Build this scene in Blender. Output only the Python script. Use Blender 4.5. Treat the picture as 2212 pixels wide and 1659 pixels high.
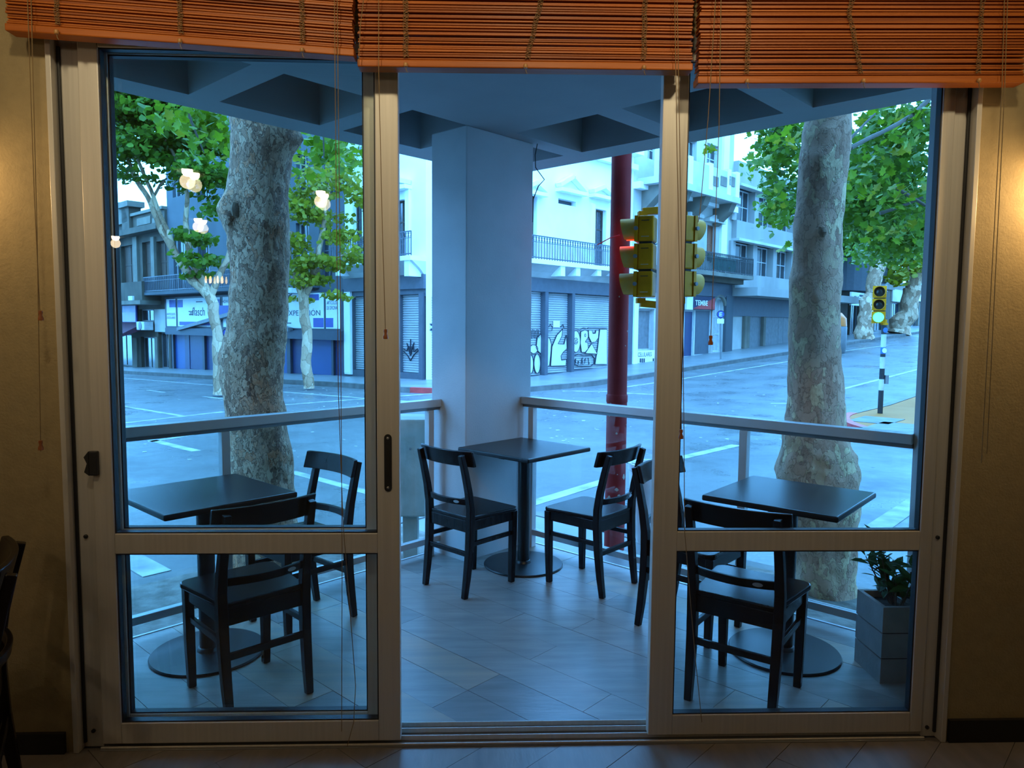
import bpy, bmesh, math, random
import numpy as np
from math import sin, cos, radians, pi, sqrt, tan
from mathutils import Vector, Matrix
random.seed(7); RNG = np.random.default_rng(11)
SC = bpy.context.scene
COL = SC.collection
for o in list(bpy.data.objects): bpy.data.objects.remove(o)

# ---------------------------------------------------------------- camera
IW, IH = 2212.0, 1659.0
FPX, PITCH, ROLL, YAW, CAMH = 1586.0, radians(4.572), radians(0.471), radians(2.109), 1.52
RZ = Matrix.Rotation(-YAW, 3, 'Z')
_f = Vector((0, cos(PITCH), -sin(PITCH))); _r = Vector((1, 0, 0)); _u = Vector((0, sin(PITCH), cos(PITCH)))
CR = RZ @ (_r * cos(ROLL) + _u * sin(ROLL)); CU = RZ @ (_u * cos(ROLL) - _r * sin(ROLL)); CF = RZ @ _f
EYE = Vector((0, 0, CAMH))
cd = bpy.data.cameras.new('camera'); cam = bpy.data.objects.new('camera', cd); COL.objects.link(cam)
cd.sensor_fit = 'HORIZONTAL'; cd.sensor_width = 36.0; cd.lens = FPX / IW * 36.0; cd.clip_start = 0.05; cd.clip_end = 400
cam.matrix_world = Matrix(((CR.x, CU.x, -CF.x, 0), (CR.y, CU.y, -CF.y, 0), (CR.z, CU.z, -CF.z, CAMH), (0, 0, 0, 1)))
SC.camera = cam

# ---------------------------------------------------------------- sky light: even, blue, overcast dawn
wd = bpy.data.worlds.new('overcast_sky'); SC.world = wd; wd.use_nodes = True
bg = wd.node_tree.nodes['Background']; bg.inputs[0].default_value = (0.125, 0.44, 1.0, 1); bg.inputs[1].default_value = 13.5
SC.view_settings.view_transform = 'Standard'; SC.view_settings.look = 'None'
SC.view_settings.exposure = 0.0; SC.view_settings.gamma = 1.0; SC.view_settings.use_curve_mapping = False

# ---------------------------------------------------------------- geometry helpers
S2 = sqrt(0.5)
UA = Vector((S2, S2, 0)); VA = Vector((-S2, S2, 0))          # the two street directions
def uv(u, v, z=0.0): return UA * u + VA * v + Vector((0, 0, z))
def touv(p): return UA.dot(p), VA.dot(p), p.z
def ray(x, y): return CF + CR * ((x - IW / 2) / FPX) - CU * ((y - IH / 2) / FPX)
def atZ(x, y, z=0.0):
    d = ray(x, y); return EYE + d * ((z - CAMH) / d.z)
def atY(x, y, Y):
    d = ray(x, y); return EYE + d * (Y / d.y)
def atU(x, y, c):
    d = ray(x, y); return EYE + d * (c / UA.dot(d))
def atV(x, y, c):
    d = ray(x, y); return EYE + d * (c / VA.dot(d))
ZS, ZK = -0.30, -0.22                                          # road level, pavement level by the terrace
def gz(u, v): return ZS + 0.042 * max(0.0, u - 18.0) - 0.028 * max(0.0, v - 17.0)
def ground(x, y, off=0.0):
    z = ZS + off
    for _ in range(8):
        p = atZ(x, y, z); a, b, _z = touv(p); z = 0.5 * z + 0.5 * (gz(a, b) + off)
    p.z = z; return p

ORG = {}
def _setp(o, parent):
    if parent is not None: o.parent = parent
def tag(o, label=None, cat=None, group=None, kind=None):
    if label: o['label'] = label
    if cat: o['category'] = cat
    if group: o['group'] = group
    if kind: o['kind'] = kind
    return o
def thing(name, label, cat, loc=(0, 0, 0), rz=0.0, group=None, kind=None, parent=None):
    o = bpy.data.objects.new(name, None); COL.objects.link(o); o.empty_display_size = 0.1
    o.location = loc; o.rotation_euler = (0, 0, rz); ORG[o.name] = Vector(loc)
    _setp(o, parent)
    return tag(o, label, cat, group, kind)

class MB:
    def __init__(s): s.v = []; s.f = []
    def add(s, vs, fs):
        n = len(s.v); s.v += [tuple(v) for v in vs]; s.f += [tuple(i + n for i in f) for f in fs]; return s
    def hexa(s, p):  # 8 points: bottom 4 ccw, top 4 ccw
        return s.add(p, [(3, 2, 1, 0), (4, 5, 6, 7), (0, 1, 5, 4), (1, 2, 6, 5), (2, 3, 7, 6), (3, 0, 4, 7)])
    def box(s, x0, x1, y0, y1, z0, z1, xf=None):
        p = [Vector(q) for q in ((x0, y0, z0), (x1, y0, z0), (x1, y1, z0), (x0, y1, z0), (x0, y0, z1), (x1, y0, z1), (x1, y1, z1), (x0, y1, z1))]
        return s.hexa([xf(q) for q in p] if xf else p)
    def boxuv(s, u0, u1, v0, v1, z0, z1): return s.box(u0, u1, v0, v1, z0, z1, lambda q: uv(q.x, q.y, q.z))
    def bar(s, p, q, w, h, up=Vector((0, 0, 1))):
        p = Vector(p); q = Vector(q); d = (q - p).normalized(); a = d.cross(up)
        if a.length < 1e-4: a = d.cross(Vector((0, 1, 0)))
        a.normalize(); b = a.cross(d).normalized(); a = a * (w / 2); b = b * (h / 2)
        return s.hexa([p - a - b, p + a - b, q + a - b, q - a - b, p - a + b, p + a + b, q + a + b, q - a + b])
    def prism(s, base, ext):  # polygon of 3D points extruded by a vector
        n = len(base); e = Vector(ext); b = [Vector(p) for p in base]
        return s.add(b + [p + e for p in b], [tuple(range(n - 1, -1, -1)), tuple(range(n, 2 * n))] + [(i, (i + 1) % n, n + (i + 1) % n, n + i) for i in range(n)])
    def tube(s, pts, rad, seg=8, rect=None, cap=True, up=None):
        pts = [Vector(p) for p in pts]; n = len(pts)
        if not hasattr(rad, '__len__'): rad = [rad] * n
        vs = []; ref = up or Vector((0.13, 0.97, 0.2))
        for i, p in enumerate(pts):
            d = (pts[min(i + 1, n - 1)] - pts[max(i - 1, 0)]).normalized()
            a = ref - d * ref.dot(d)
            if a.length < 1e-5: a = Vector((1, 0, 0)) - d * d.x
            a.normalize(); b = d.cross(a)
            if up is None: ref = a
            for k in range(seg):
                t = 2 * pi * k / seg
                if rect: cx, sy = rect[k]; vs.append(p + a * cx * rad[i] + b * sy * rad[i])
                else: vs.append(p + a * cos(t) * rad[i] + b * sin(t) * rad[i])
        fs = [(i * seg + k, i * seg + (k + 1) % seg, (i + 1) * seg + (k + 1) % seg, (i + 1) * seg + k) for i in range(n - 1) for k in range(seg)]
        if cap: fs += [tuple(range(seg - 1, -1, -1)), tuple(range((n - 1) * seg, n * seg))]
        return s.add(vs, fs)
    def lathe(s, prof, seg=24, xf=None, c=(0, 0, 0)):
        c = Vector(c); vs = []
        for r, z in prof:
            for k in range(seg):
                t = 2 * pi * k / seg; q = Vector((r * cos(t), r * sin(t), z)); vs.append((xf(q) if xf else q) + c)
        n = len(prof)
        fs = [(i * seg + k, i * seg + (k + 1) % seg, (i + 1) * seg + (k + 1) % seg, (i + 1) * seg + k) for i in range(n - 1) for k in range(seg)]
        if prof[0][0] > 1e-6: fs.append(tuple(range(seg - 1, -1, -1)))
        if prof[-1][0] > 1e-6: fs.append(tuple(range((n - 1) * seg, n * seg)))
        return s.add(vs, fs)
    def build(s, name, m, parent=None, smooth=False, bevel=0.0, seg=2, org=None):
        me = bpy.data.meshes.new(name); O = ORG.get(parent.name, Vector()) if parent is not None else Vector(org or (0, 0, 0))
        me.from_pydata([(a - O.x, b - O.y, c - O.z) for a, b, c in s.v], [], s.f)
        bm = bmesh.new(); bm.from_mesh(me); bmesh.ops.recalc_face_normals(bm, faces=bm.faces); bm.to_mesh(me); bm.free()
        if smooth:
            me.polygons.foreach_set('use_smooth', [True] * len(me.polygons))
            try: me.set_sharp_from_angle(angle=radians(40))
            except Exception: pass
        me.materials.append(m); o = bpy.data.objects.new(name, me); COL.objects.link(o)
        if parent is not None: _setp(o, parent)
        else: o.location = O
        ORG[o.name] = O
        if bevel:
            b = o.modifiers.new('edge', 'BEVEL'); b.width = bevel; b.segments = seg; b.limit_method = 'ANGLE'
        return o
def struct(o, parent=None): o['kind'] = 'structure'; return o
def copy_tree(o, parent=None):
    c = o.copy(); COL.objects.link(c); ORG[c.name] = ORG[o.name]
    if parent is not None: c.parent = parent
    for ch in [x for x in bpy.data.objects if x.parent == o]: copy_tree(ch, c)
    return c

# ---------------------------------------------------------------- materials
def _n(nt, t, **k):
    n = nt.nodes.new(t)
    for a, b in k.items(): setattr(n, a, b)
    return n
def M(name, col, rough=0.5, metal=0.0, var=0.15, scale=6.0, bump=0.0, bscale=40.0, stretch=(1, 1, 1), spec=0.5, emit=None, es=0.0, col2=None, sub=None):
    m = bpy.data.materials.new(name); m.use_nodes = True; nt = m.node_tree; b = nt.nodes['Principled BSDF']
    b.inputs['Roughness'].default_value = rough; b.inputs['Metallic'].default_value = metal; b.inputs['Specular IOR Level'].default_value = spec
    tc = _n(nt, 'ShaderNodeTexCoord'); mp = _n(nt, 'ShaderNodeMapping'); mp.inputs['Scale'].default_value = stretch
    nt.links.new(tc.outputs['Object'], mp.inputs['Vector'])
    nz = _n(nt, 'ShaderNodeTexNoise'); nz.inputs['Scale'].default_value = scale; nz.inputs['Detail'].default_value = 6
    nt.links.new(mp.outputs[0], nz.inputs['Vector'])
    cr = _n(nt, 'ShaderNodeValToRGB'); cr.color_ramp.elements[0].position = 0.3; cr.color_ramp.elements[1].position = 0.7
    c2 = col2 or tuple(min(1, c * (1 + var)) for c in col); c1 = col if col2 else tuple(c * (1 - var) for c in col)
    cr.color_ramp.elements[0].color = (*c1, 1); cr.color_ramp.elements[1].color = (*c2, 1)
    nt.links.new(nz.outputs['Fac'], cr.inputs[0]); nt.links.new(cr.outputs[0], b.inputs['Base Color'])
    if bump:
        n2 = _n(nt, 'ShaderNodeTexNoise'); n2.inputs['Scale'].default_value = bscale; n2.inputs['Detail'].default_value = 5
        nt.links.new(mp.outputs[0], n2.inputs['Vector'])
        bp = _n(nt, 'ShaderNodeBump'); bp.inputs['Strength'].default_value = bump; bp.inputs['Distance'].default_value = 0.02
        nt.links.new(n2.outputs['Fac'], bp.inputs['Height']); nt.links.new(bp.outputs[0], b.inputs['Normal'])
    if emit: b.inputs['Emission Color'].default_value = (*emit, 1); b.inputs['Emission Strength'].default_value = es
    return m
def glass_mat(name, tint, refl=1.0):
    m = bpy.data.materials.new(name); m.use_nodes = True; nt = m.node_tree; nt.nodes.clear()
    out = _n(nt, 'ShaderNodeOutputMaterial'); mix = _n(nt, 'ShaderNodeMixShader'); fr = _n(nt, 'ShaderNodeFresnel'); fr.inputs['IOR'].default_value = 1.5
    tr = _n(nt, 'ShaderNodeBsdfTransparent'); tr.inputs[0].default_value = (*tint, 1)
    gl = _n(nt, 'ShaderNodeBsdfGlossy'); gl.inputs['Roughness'].default_value = 0.0; gl.inputs[0].default_value = (refl, refl, refl, 1)
    ge = _n(nt, 'ShaderNodeNewGeometry'); inv = _n(nt, 'ShaderNodeMath', operation='SUBTRACT'); inv.inputs[0].default_value = 1.0; mu = _n(nt, 'ShaderNodeMath', operation='MULTIPLY')
    nt.links.new(ge.outputs['Backfacing'], inv.inputs[1]); nt.links.new(fr.outputs[0], mu.inputs[0]); nt.links.new(inv.outputs[0], mu.inputs[1])
    nt.links.new(mu.outputs[0], mix.inputs[0]); nt.links.new(tr.outputs[0], mix.inputs[1]); nt.links.new(gl.outputs[0], mix.inputs[2]); nt.links.new(mix.outputs[0], out.inputs[0])
    return m
def leaf_mat(name, c1, c2):
    m = M(name, c1, 0.45, col2=c2, scale=2.5, spec=0.35); nt = m.node_tree; b = nt.nodes['Principled BSDF']; out = nt.nodes['Material Output']
    cr = [n for n in nt.nodes if n.type == 'VALTORGB'][0]
    t = _n(nt, 'ShaderNodeBsdfTranslucent'); mx = _n(nt, 'ShaderNodeMixShader'); mx.inputs[0].default_value = 0.45
    nt.links.new(cr.outputs[0], t.inputs[0]); nt.links.new(b.outputs[0], mx.inputs[1]); nt.links.new(t.outputs[0], mx.inputs[2]); nt.links.new(mx.outputs[0], out.inputs[0])
    return m
def asphalt_mat():
    m = M('wet_asphalt', (0.10, 0.10, 0.10), 0.4, spec=0.2, col2=(0.15, 0.148, 0.145), scale=0.5, bump=0.12, bscale=30.0); nt = m.node_tree; b = nt.nodes['Principled BSDF']
    nz = _n(nt, 'ShaderNodeTexNoise'); nz.inputs['Scale'].default_value = 0.9; nz.inputs['Detail'].default_value = 8; nz.inputs['Roughness'].default_value = 0.65
    tc = [n for n in nt.nodes if n.type == 'TEX_COORD'][0]; nt.links.new(tc.outputs['Object'], nz.inputs['Vector'])
    mr = _n(nt, 'ShaderNodeMapRange'); mr.inputs['From Min'].default_value = 0.35; mr.inputs['From Max'].default_value = 0.65
    mr.inputs['To Min'].default_value = 0.22; mr.inputs['To Max'].default_value = 0.62
    nt.links.new(nz.outputs['Fac'], mr.inputs[0]); nt.links.new(mr.outputs[0], b.inputs['Roughness']); return m
def bark_mat(name, cols, sc, crack, bump):
    # flaking plane-tree bark: irregular plates of several tones with fine grain and dark seams
    m = bpy.data.materials.new(name); m.use_nodes = True; nt = m.node_tree; b = nt.nodes['Principled BSDF']; b.inputs['Roughness'].default_value = 0.85
    L = nt.links.new
    tc = _n(nt, 'ShaderNodeTexCoord'); mp = _n(nt, 'ShaderNodeMapping'); mp.inputs['Scale'].default_value = (1, 1, 0.6); L(tc.outputs['Object'], mp.inputs[0])
    nd = _n(nt, 'ShaderNodeTexNoise'); nd.inputs['Scale'].default_value = sc * 0.9; nd.inputs['Detail'].default_value = 5; L(mp.outputs[0], nd.inputs[0])
    mx = _n(nt, 'ShaderNodeMixRGB', blend_type='LINEAR_LIGHT'); mx.inputs[0].default_value = 0.16; L(mp.outputs[0], mx.inputs[1]); L(nd.outputs['Color'], mx.inputs[2])
    vo = _n(nt, 'ShaderNodeTexVoronoi'); vo.inputs['Scale'].default_value = sc; L(mx.outputs[0], vo.inputs['Vector'])
    sp = _n(nt, 'ShaderNodeSeparateColor'); L(vo.outputs['Color'], sp.inputs[0])
    n2 = _n(nt, 'ShaderNodeTexNoise'); n2.inputs['Scale'].default_value = sc * 4; n2.inputs['Detail'].default_value = 8; n2.inputs['Roughness'].default_value = 0.75; L(mp.outputs[0], n2.inputs[0])
    ad = _n(nt, 'ShaderNodeMath', operation='MULTIPLY_ADD'); ad.inputs[1].default_value = 0.55; L(sp.outputs[0], ad.inputs[0])
    ml = _n(nt, 'ShaderNodeMath', operation='MULTIPLY'); ml.inputs[1].default_value = 0.55; L(n2.outputs['Fac'], ml.inputs[0]); L(ml.outputs[0], ad.inputs[2])
    cr = _n(nt, 'ShaderNodeValToRGB'); e = cr.color_ramp.elements
    while len(e) < len(cols): e.new(0.5)
    for k, (p, c) in enumerate(cols): e[k].position = p; e[k].color = (*c, 1)
    L(ad.outputs[0], cr.inputs[0])
    ve = _n(nt, 'ShaderNodeTexVoronoi', feature='DISTANCE_TO_EDGE'); ve.inputs['Scale'].default_value = sc; L(mx.outputs[0], ve.inputs['Vector'])
    mr = _n(nt, 'ShaderNodeMapRange'); mr.inputs['From Max'].default_value = 0.06; mr.inputs['To Min'].default_value = crack; L(ve.outputs[0], mr.inputs[0])
    mm = _n(nt, 'ShaderNodeMixRGB', blend_type='MULTIPLY'); mm.inputs[0].default_value = 1; L(cr.outputs[0], mm.inputs[1]); L(mr.outputs[0], mm.inputs[2]); L(mm.outputs[0], b.inputs['Base Color'])
    bp = _n(nt, 'ShaderNodeBump'); bp.inputs['Strength'].default_value = bump; bp.inputs['Distance'].default_value = 0.03
    hm = _n(nt, 'ShaderNodeMath', operation='MULTIPLY'); L(ad.outputs[0], hm.inputs[0]); L(mr.outputs[0], hm.inputs[1])
    L(hm.outputs[0], bp.inputs['Height']); L(bp.outputs[0], b.inputs['Normal']); return m

m_alu = M('anodised_aluminium', (0.60, 0.56, 0.50), 0.45, 0.25, 0.06, 3, bump=0.03, bscale=60, stretch=(30, 30, 0.6))
m_alud = M('aluminium_track', (0.22, 0.22, 0.22), 0.4, 0.6, 0.06)
m_gasket = M('black_gasket', (0.012, 0.012, 0.014), 0.5)
m_wallin = M('tan_wall_paint', (0.33, 0.25, 0.125), 0.75, var=0.07, scale=30, bump=0.12, bscale=120)
m_ceilin = M('cream_ceiling_paint', (0.45, 0.40, 0.32), 0.8, var=0.04)
m_black = M('black_baseboard', (0.012, 0.011, 0.01), 0.5)
m_plank = M('wood_look_porcelain', (0.20, 0.19, 0.18), 0.36, col2=(0.29, 0.27, 0.25), scale=7, bump=0.06, bscale=25, stretch=(0.5, 3.0, 1))
m_plank2 = M('wood_look_porcelain_dark', (0.15, 0.145, 0.14), 0.33, col2=(0.22, 0.21, 0.20), scale=7, bump=0.06, bscale=25, stretch=(0.5, 3.0, 1))
m_plank3 = M('wood_look_porcelain_warm', (0.23, 0.205, 0.18), 0.36, col2=(0.36, 0.27, 0.20), scale=4, bump=0.06, bscale=25, stretch=(0.3, 4.0, 1))
m_plankin = M('wood_look_tile_indoors', (0.15, 0.13, 0.115), 0.4, col2=(0.21, 0.185, 0.16), scale=7, bump=0.05, bscale=25, stretch=(3.0, 0.5, 1))
m_grout = M('dark_grout', (0.13, 0.125, 0.12), 0.9)
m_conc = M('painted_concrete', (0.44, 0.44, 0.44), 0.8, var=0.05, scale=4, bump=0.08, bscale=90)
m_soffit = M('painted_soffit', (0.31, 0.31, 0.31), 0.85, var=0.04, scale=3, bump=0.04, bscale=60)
m_rail = M('grey_painted_steel', (0.50, 0.51, 0.52), 0.32, 0.25, 0.05)
m_glass = glass_mat('door_glass', (0.925, 0.955, 0.945))
m_glassr = glass_mat('railing_glass', (0.96, 0.98, 0.975))
m_wood = M('espresso_wood', (0.009, 0.0065, 0.006), 0.24, col2=(0.015, 0.010, 0.009), scale=5, stretch=(8, 8, 1), bump=0.02, bscale=20, spec=0.2)
m_top = M('espresso_tabletop', (0.012, 0.010, 0.010), 0.30, col2=(0.020, 0.016, 0.015), scale=6, bump=0.015, bscale=80, spec=0.35)
m_iron = M('black_powder_coat', (0.012, 0.012, 0.013), 0.38, 0.2)
m_badge = M('silver_badge', (0.5, 0.5, 0.5), 0.3, 0.8)
m_slat = M('orange_stained_slat', (0.34, 0.080, 0.008), 0.45, spec=0.3, col2=(0.46, 0.125, 0.014), scale=4, stretch=(0.6, 10, 10), bump=0.05, bscale=20)
m_slat2 = M('brown_stained_slat', (0.22, 0.048, 0.005), 0.45, spec=0.3, col2=(0.33, 0.08, 0.009), scale=4, stretch=(0.6, 10, 10), bump=0.05, bscale=20)
m_cord = M('jute_cord', (0.22, 0.14, 0.06), 0.9)
m_knob = M('wooden_knob', (0.42, 0.20, 0.06), 0.35)
m_tassel = M('varnished_tassel', (0.30, 0.09, 0.025), 0.35)
m_red = M('red_painted_steel', (0.20, 0.013, 0.012), 0.6, col2=(0.27, 0.018, 0.016), scale=5, bump=0.05, bscale=60, spec=0.2)
m_chip = M('chipped_paint', (0.35, 0.30, 0.25), 0.8)
m_yel = M('traffic_yellow_enamel', (0.60, 0.235, 0.002), 0.5, var=0.15, scale=9, bump=0.04, spec=0.2)
m_yeld = M('weathered_visor_yellow', (0.62, 0.25, 0.006), 0.55, col2=(0.52, 0.30, 0.07), scale=12, bump=0.05, spec=0.25)
m_bark1 = bark_mat('plane_bark_flaky', [(0.20, (0.16, 0.06, 0.03)), (0.36, (0.48, 0.24, 0.14)), (0.50, (0.66, 0.36, 0.22)), (0.66, (0.88, 0.54, 0.34)), (0.84, (0.68, 0.27, 0.13))], 17, 0.35, 1.0)
m_bark2 = bark_mat('plane_bark_smooth', [(0.20, (0.26, 0.12, 0.07)), (0.34, (0.50, 0.27, 0.17)), (0.6, (0.62, 0.36, 0.235)), (0.74, (0.58, 0.36, 0.21)), (0.9, (0.90, 0.66, 0.38))], 13, 0.6, 0.7)
m_bark3 = bark_mat('street_bark', [(0.25, (0.30, 0.16, 0.09)), (0.5, (0.56, 0.34, 0.21)), (0.8, (0.80, 0.55, 0.36))], 5, 0.6, 0.6)
m_twig = M('brown_branch', (0.10, 0.075, 0.055), 0.8)
m_leafN = leaf_mat('plane_leaf_bright', (0.09, 0.17, 0.006), (0.26, 0.36, 0.012))
m_leafF = leaf_mat('plane_leaf_dark', (0.055, 0.12, 0.008), (0.17, 0.27, 0.016))
m_leafY = leaf_mat('plane_leaf_yellowing', (0.15, 0.18, 0.008), (0.36, 0.32, 0.02))
m_plant = leaf_mat('potted_leaf', (0.03, 0.075, 0.02), (0.07, 0.15, 0.035))
m_asph = asphalt_mat()
m_pave = M('wet_pavement', (0.16, 0.16, 0.16), 0.38, col2=(0.24, 0.235, 0.23), scale=1.2, bump=0.1, bscale=25)
m_paveY = M('yellow_pavement', (0.33, 0.115, 0.022), 0.75, spec=0.2, col2=(0.40, 0.155, 0.04), scale=1.5, bump=0.1, bscale=25)
m_kerb = M('granite_kerb', (0.14, 0.13, 0.12), 0.7, var=0.3, scale=4, bump=0.2)
m_kerbR = M('red_kerb_paint', (0.45, 0.035, 0.03), 0.55, var=0.2, scale=5)
m_line = M('worn_road_paint', (0.17, 0.17, 0.17), 0.6, col2=(0.42, 0.42, 0.41), scale=4)
m_dirt = M('broken_earth', (0.11, 0.09, 0.07), 0.9, col2=(0.24, 0.21, 0.18), scale=9, bump=0.6, bscale=20)
# ---------------------------------------------------------------- the room
YI, YO = 2.545, 2.75          # inner and outer face of the front wall
XL, XR = -1.445, 1.705        # door opening
RX0, RX1, RY0, RH = -4.7, 4.3, -5.2, 3.05
def sbox(name, m, *b): return struct(MB().box(*b).build(name, m))
sbox('wall_front_left', m_wallin, RX0, XL, YI, YO, -0.3, RH)
sbox('wall_front_right', m_wallin, XR, RX1, YI, YO, -0.3, RH)
sbox('wall_front_top', m_wallin, XL, XR, YI, YO, 2.505, RH)
sbox('wall_left', m_wallin, RX0 - 0.2, RX0, RY0, YO, -0.3, RH)
sbox('wall_right', m_wallin, RX1, RX1 + 0.2, RY0, YO, -0.3, RH)
sbox('wall_back', m_wallin, RX0, RX1, RY0 - 0.2, RY0, -0.3, RH)
sbox('ceiling', m_ceilin, RX0 - 0.2, RX1 + 0.2, RY0 - 0.2, YO, RH, RH + 0.2)
sbox('baseboard_left', m_black, RX0, -1.475, YI - 0.016, YI, 0, 0.075)
sbox('baseboard_right', m_black, 1.715, RX1, YI - 0.016, YI, 0, 0.085)

def clip(poly, a, b, c):      # keep a*x+b*y<=c
    out = []
    for i in range(len(poly)):
        p, q = poly[i], poly[(i + 1) % len(poly)]; dp = a * p[0] + b * p[1] - c; dq = a * q[0] + b * q[1] - c
        if dp <= 0: out.append(p)
        if (dp < 0 < dq) or (dq < 0 < dp):
            t = dp / (dp - dq); out.append((p[0] + (q[0] - p[0]) * t, p[1] + (q[1] - p[1]) * t))
    return out
def planks(parent, halves, along, s0, s1, t0, t1, width, length, mats, z0, z1, seed):
    rr = random.Random(seed); A, B = (UA, VA) if along == 'u' else (VA, UA); n = 0; t = t0
    while t < t1:
        s = s0 + rr.random() * length
        s -= length
        while s < s1:
            g = 0.0010
            q = [A * (s + g) + B * (t + g), A * (s + length - g) + B * (t + g), A * (s + length - g) + B * (t + width - g), A * (s + g) + B * (t + width - g)]
            poly = [(p.x, p.y) for p in q]
            for h in halves:
                poly = clip(poly, *h)
                if len(poly) < 3: break
            if len(poly) >= 3:
                ar = abs(sum(poly[i][0] * poly[(i + 1) % len(poly)][1] - poly[(i + 1) % len(poly)][0] * poly[i][1] for i in range(len(poly)))) / 2
                if ar > 0.002:
                    dz = rr.uniform(-0.0006, 0.0006)
                    MB().prism([(x, y, z0) for x, y in poly], (0, 0, z1 - z0 + dz)).build('plank', rr.choice(mats), parent)
                    n += 1
            s += length
        t += width
    return n
fl = sbox('floor', m_grout, RX0, RX1, RY0, YO, -0.3, -0.006); ORG[fl.name] = Vector()
planks(fl, [(1, 0, 2.6), (-1, 0, 2.6), (0, 1, YI + 0.02), (0, -1, -1.55)], 'u', -1.5, 4.2, -1.2, 4.4, 0.2, 1.0, [m_plankin], -0.006, 0.0, 5)

# sliding door set: frame, two panels on the left track, one on the right
tr = thing('door_1', None, None, (0.13, 2.6, 0), kind='structure')
def fr(name, m, x0, x1, y0, y1, z0, z1, par=tr, bevel=0.002): return MB().box(x0, x1, y0, y1, z0, z1).build(name, m, par, bevel=bevel)
fr('jamb', m_alu, XL, XL + 0.018, YI - 0.012, YO - 0.09, 0, 2.505); fr('jamb', m_alu, XL + 0.018, XL + 0.085, YI + 0.03, YO - 0.09, 0, 2.505)
fr('jamb', m_alu, XR - 0.018, XR, YI - 0.012, YO - 0.09, 0, 2.505); fr('jamb', m_alu, XR - 0.070, XR - 0.018, YI + 0.03, YO - 0.09, 0, 2.505)
fr('jamb_groove', m_gasket, XL + 0.0185, XL + 0.028, YI + 0.02, YI + 0.03, 0.02, 2.43); fr('jamb_groove', m_gasket, XR - 0.028, XR - 0.0185, YI + 0.02, YI + 0.03, 0.02, 2.43)
fr('head_track', m_alud, XL + 0.085, XR - 0.070, YI, YO - 0.09, 2.455, 2.505)
fr('sill_track', m_alud, XL + 0.085, XR - 0.070, YI, YO - 0.06, -0.005, 0.004)
for y in (2.55, 2.583, 2.632, 2.672): fr('sill_rib', m_alu, XL + 0.085, XR - 0.070, y, y + 0.006, 0.004, 0.022 if y > 2.56 else 0.012)
def leaf(name, x0, x1, y0, y1, wl, wr, pane_back=False):
    d = thing(name, None, None, ((x0 + x1) / 2, (y0 + y1) / 2, 0.022), kind='structure')
    z0, z1 = 0.022, 2.455
    fr('stile', m_alu, x0, x0 + wl, y0, y1, z0, z1, d, 0.003); fr('stile', m_alu, x1 - wr, x1, y0, y1, z0, z1, d, 0.003)
    a, b = x0 + wl, x1 - wr
    fr('bottom_rail', m_alu, a, b, y0, y1, z0, 0.098, d, 0.003); fr('middle_rail', m_alu, a, b, y0, y1, 0.713, 0.785, d, 0.003); fr('top_rail', m_alu, a, b, y0, y1, 2.425, z1, d, 0.003)
    ym = (y0 + y1) / 2
    for za, zb in ((0.098, 0.713), (0.785, 2.425)):
        p = MB().box(a, b, ym - 0.003, ym + 0.003, za, zb).build('pane', m_glass, d)
        g = MB(); w = 0.0045
        g.box(a, a + w, y0 + 0.006, y1 - 0.006, za, zb).box(b - w, b, y0 + 0.006, y1 - 0.006, za, zb).box(a + w, b - w, y0 + 0.006, y1 - 0.006, za, za + w).box(a + w, b - w, y0 + 0.006, y1 - 0.006, zb - w, zb)
        # the pane sits in the gasket
        g.build('gasket', m_gasket, d)
    return d
dl = leaf('door_2', -1.352, -0.298, 2.553, 2.593, 0.066, 0.078)
df = leaf('door_3', -1.358, -0.352, 2.615, 2.655, 0.072, 0.073)
dr = leaf('door_4', 0.605, 1.632, 2.566, 2.606, 0.089, 0.045)
for zz in (1.32, 0.47): pass
h = MB()
hx = atY(838, 1000, 2.55).x; zt = atY(838, 938, 2.55).z; zb = atY(838, 1062, 2.55).z
pl = [Vector((hx + 0.013 * cos(a), 2.553, (zt - 0.013) + 0.013 * sin(a))) for a in np.linspace(0, pi, 9)] + [Vector((hx + 0.013 * cos(a), 2.553, (zb + 0.013) + 0.013 * sin(a))) for a in np.linspace(pi, 2 * pi, 9)]
hd = h.prism(pl, (0, -0.003, 0)).build('lock_plate', m_gasket, dl)
for z in (zt - 0.014, zb + 0.014): MB().lathe([(0.0045, 0), (0.0045, 0.002), (0.002, 0.003)], 10, lambda q: Vector((q.x, -q.z, q.y)), (hx, 2.55, z)).build('screw', m_badge, dl)
MB().box(hx - 0.0055, hx + 0.0055, 2.5485, 2.55, (zt + zb) / 2 - 0.045, (zt + zb) / 2 + 0.045).build('pull_recess', m_black, dl)
p = atY(200, 1000, 2.55)      # latch on the stile by the left jamb
kl = MB().box(p.x - 0.006, p.x + 0.022, 2.535, 2.553, p.z - 0.042, p.z + 0.042).build('latch', m_gasket, dl, bevel=0.003)
MB().prism([(p.x - 0.022, 2.535, p.z - 0.03), (p.x - 0.006, 2.535, p.z - 0.042), (p.x - 0.006, 2.535, p.z + 0.042), (p.x - 0.022, 2.535, p.z + 0.022), (p.x - 0.012, 2.535, p.z)], (0, 0.014, 0)).build('latch_tongue', m_gasket, dl)
for x, y in ((181, 1161), (2030, 1163), (198, 1583), (2007, 1575)):
    q = atY(x, y, 2.56); MB().lathe([(0.007, 0), (0.007, 0.006), (0.004, 0.008)], 10, lambda q: Vector((q.x, -q.z, q.y)), (q.x, YI + 0.03, q.z)).build('screw_cap', m_gasket, tr)

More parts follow.
